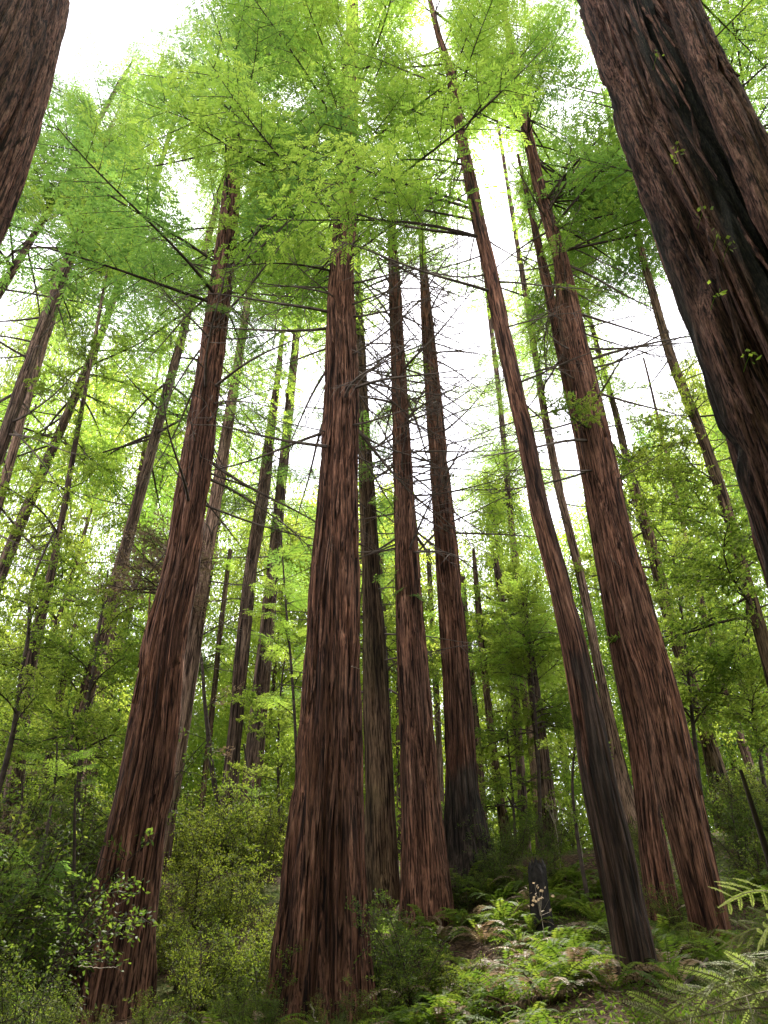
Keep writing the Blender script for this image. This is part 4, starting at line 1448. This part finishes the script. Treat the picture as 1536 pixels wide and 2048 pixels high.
def sprig(u, v, y, lab, n=26, s=.22):
    rr = np.random.default_rng(int(u))
    p = P(u, v, y)
    g = float(ground(p[0], y))
    root = thing('dry_sprig', lab, 'plant', (p[0], y, g))
    W, G = MB(), MB()
    h = max(.3, p[2] - g)
    W.tube([(0, 0, -.05), (.03, 0, h * .5), (0, .02, h)], [.008, .006, .003], 4)
    b = np.array([0, 0, h]) + rr.normal(0, s * .6, (n, 3))
    ld = rand_dirs(rr, n)
    G.leaves(b, ld, unit(np.cross(ld, rand_dirs(rr, n))), .075, .05, rr.uniform(.7, 1, n), .1)
    for k in range(6):
        W.tube([(0, 0, h * .7), b[k]], [.004, .002], 3)
    link('stem', W.mesh('stem', [M['pale_twig']]), root)
    link('foliage', G.mesh('sprig_leaves', [M['dry_leaf']]), root, 'stuff')


sprig(1076, 1792, 14.6, 'pale dry leaf sprig in front of the charred post')
sprig(1104, 1610, 19.0, 'whitish dry leaf sprig high on the crest left of the slim dark redwood')
sprig(1150, 1625, 18.5, 'small whitish dry sprig beside the crooked sapling', 10, .14)


# pale bare twigs lying about the feet of the big trunks
def bare_twig(lab, pts, d):
    p = np.array([P(u, v, d + k * .06) for k, (u, v) in enumerate(pts)])
    m = MB()
    t = np.linspace(0, 1, len(p))
    tt = np.linspace(0, 1, 4 * len(p))
    q = np.stack([np.interp(tt, t, p[:, c]) for c in range(3)], 1)
    q[2:-2] = (q[:-4] + q[1:-3] + q[2:-2] + q[3:-1] + q[4:]) / 5
    q += np.random.default_rng(len(lab)).normal(0, .008, q.shape)
    m.tube(q - p[0], np.linspace(.009, .004, len(q)), 4)
    o = link('bare_twig', m.mesh('bare_twig', [M['pale_twig']], True), None, None, p[0])
    o['label'], o['category'] = lab, 'twig'


bare_twig('thin white stick at the bottom edge below the massive redwood', [(622, 2010), (626, 2028), (636, 2046)], 9.5)
bare_twig('pale horizontal twig across the thick left redwood near its foot', [(158, 1932), (180, 1934), (210, 1938), (236, 1935)], 11.5)
bare_twig('thin pale looping twig on the curving left edge trunk', [(42, 1378), (48, 1395), (58, 1408), (60, 1425), (48, 1440)], 19.0)
bare_twig('short pale stick caught on the right side of the massive redwood', [(703, 1332), (712, 1335), (722, 1339)], 13.2)


def log(lab, a, b, rad, mat, name='fallen_log'):
    a, b = np.array(a), np.array(b)
    rr = np.random.default_rng(len(lab))
    t = np.linspace(0, 1, 14)
    q = a + t[:, None] * (b - a) + rr.normal(0, rad * .12, (14, 3))
    m = MB()
    m.tube(q - a, rad * (1 - .35 * t) * rr.uniform(.9, 1.1, 14), 11)
    for k in range(4):
        p = q[rr.integers(2, 12)] - a
        d = unit(rr.normal(0, 1, 3) + np.array([0, 0, .5]))
        m.tube([p, p + d * rad * 2.2, p + d * rad * 4 + rr.normal(0, .04, 3)], [rad * .25, rad * .18, rad * .06], 5)
    o = link(name, m.mesh(name, [M[mat]], True, True), None, None, a)
    o['label'], o['category'] = lab, 'fallen log' if name == 'fallen_log' else 'branch'


def onfloor(u, y, lift):
    x = P(u, 1850, y)[0]
    return np.array([x, y, float(ground(x, y)) + lift])


log('dark mossy fallen log lying between the slim dark and tall right redwoods', onfloor(1318, 14.2, .10), onfloor(1412, 13.4, .12), .17, 'moss_bark')
log('brown rotting log low on the fern slope left of the slim dark redwood', onfloor(985, 11.5, .05), onfloor(1120, 11.0, .06), .10, 'moss_bark')
for k, (u0, y0, u1, y1) in enumerate(((900, 12, 960, 12.8), (1010, 17, 1075, 17.6), (1330, 11, 1400, 12), (700, 10, 760, 10.6), (1050, 10, 1120, 9.6), (930, 16.5, 990, 16.2))):
    log(('broken branch on the ground right of the massive redwood foot', 'dead branch on the slope behind the charred post', 'dead branch right of the slim dark redwood foot',
         'dead branch before the massive redwood foot', 'dead branch on the mossy floor at the bottom', 'dead branch below the burnt redwood')[k],
        onfloor(u0, y0, .05), onfloor(u1, y1, .16), .028, 'dead_wood', 'dead_branch')


# ground cover and litter
def cover():
    r = np.random.default_rng(61)
    G = MB()
    n = 52000
    y = 7.5 + 15 * r.random(n) ** 1.2
    x = r.uniform(-.62, .72, n) * y
    keep = vnoise(x / 1.3, y / 1.3, 5) + .25 * vnoise(x / .4, y / .4, 6) > .50
    x, y = x[keep], y[keep]
    z = ground(x, y) + .02 + .10 * r.random(len(x)) ** 2
    b = np.stack([x, y, z], 1)
    ld = unit(rand_dirs(r, len(x), .6) + np.array([0, 0, .35]))
    ls = unit(np.cross(ld, rand_dirs(r, len(x))))
    G.leaves(b, ld, ls, r.uniform(.04, .11, len(x)), r.uniform(.015, .04, len(x)), np.clip(r.normal(.5, .2, len(x)), 0, 1), .1)
    o = link('ground_cover', G.mesh('ground_cover', [M['fern']]), None, 'stuff')
    o['label'] = 'low mossy green ground cover on the forest floor'
    G = MB()
    n = 26000
    y = 7.5 + 14 * r.random(n) ** 1.2
    x = r.uniform(-.62, .72, n) * y
    b = np.stack([x, y, ground(x, y) + .015 + .03 * r.random(n)], 1)
    ld = rand_dirs(r, n, .25)
    ls = unit(np.cross(ld, np.array([0, 0, 1.0]) + r.normal(0, .3, (n, 3))))
    G.leaves(b, ld, ls, r.uniform(.04, .16, n), r.uniform(.008, .03, n), r.uniform(0, .7, n))
    o = link('leaf_litter', G.mesh('leaf_litter', [M['dry_leaf']]), None, 'stuff')
    o['label'] = 'fallen brown needles and leaves on the forest floor'


cover()


# ------------------------------------------------------------------ pale sprays of a young redwood reaching in at the lower right
def spray(seed, L=1.1, nb=9):
    r = np.random.default_rng(seed)
    W, G = MB(), MB()
    t = np.linspace(0, 1, 8)
    main = np.stack([L * t, .05 * np.sin(3 * t + seed) * t, .12 * L * t - .30 * L * t ** 2], 1)
    W.tube(main, np.linspace(.008, .002, 8), 5)

    def needles(path, n, ln):
        s = (np.arange(n) + .5) / n
        q = np.linspace(0, 1, len(path))
        pp = np.stack([np.interp(s, q, path[:, c]) for c in range(3)], 1)
        tg = unit(np.stack([np.interp(s, q, np.gradient(path[:, c])) for c in range(3)], 1))
        sv = unit(np.cross(tg, [0, 0, 1.0]))
        for sg in (1, -1):
            ld = unit(.65 * tg + sg * sv + r.normal(0, .10, (n, 3)))
            ls = unit(np.cross(ld, np.cross(sv, tg) + r.normal(0, .15, (n, 3))))
            taper = np.clip(np.sin(np.pi * (.12 + .8 * s)), .3, 1)
            G.leaves(pp, ld, ls, ln * taper, .0125, np.clip(.25 + .6 * s + r.normal(0, .12, n), 0, 1))

    needles(main, 70, .038)
    for k in range(nb):
        tk = .12 + .8 * k / nb
        o = np.array([np.interp(tk, t, main[:, c]) for c in range(3)])
        sd = 1 if k % 2 else -1
        l = L * .38 * (1.1 - .6 * tk) * r.uniform(.7, 1.15)
        a = math.radians(r.uniform(35, 52))
        q = np.linspace(0, 1, 6)
        br = o + q[:, None] * l * np.array([math.cos(a), sd * math.sin(a), r.uniform(-.1, .15)]) - np.stack([0 * q, 0 * q, .18 * l * q ** 2], 1)
        W.tube(br, np.linspace(.004, .0015, 6), 4)
        needles(br, int(l / .0155), .040)
    return W.mesh('spray_twig', [M['pale_twig']]), G.mesh('spray_needles', [M['spray']])


SPR = [spray(950 + k) for k in range(4)]
base = P(1640, 2048, 3.4)
gz = float(ground(base[0], 3.4))
yr = thing('young_redwood', 'pale green feathery redwood sprays reaching in at the lower right corner', 'sapling', (base[0], 3.4, gz))
m = MB()
m.tube([(0, 0, -.1), (.03, .02, .8), (0, 0, 1.6), (-.02, 0, 2.3)], [.03, .026, .02, .008], 7)
link('stem', m.mesh('young_stem', [M['dark_wood']], True), yr)
bp_ = np.array([base[0], 3.4, 0])
for k, (u, v, d, zz_) in enumerate(((1240, 2010, 3.5, .10), (1330, 2030, 3.2, .05), (1380, 1960, 3.4, .1), (1430, 1880, 3.5, .05), (1450, 1780, 3.8, -.1), (1490, 2000, 3.0, .1),
                                    (1500, 1870, 3.3, .1))):
    t = P(u, v, d)
    b = np.array([bp_[0], 3.4, max(gz + .2, t[2] + zz_)])
    L = np.linalg.norm(t - b) * 1.05
    s = L / 1.1
    w, f = SPR[k % 4]
    o = put('bough', w, yr, b - np.array([bp_[0], 3.4, gz]), t - b, (s, s, s), float(rng.uniform(.6, 1.25) * rng.choice([-1, 1])))
    link('foliage', f, o, 'stuff')
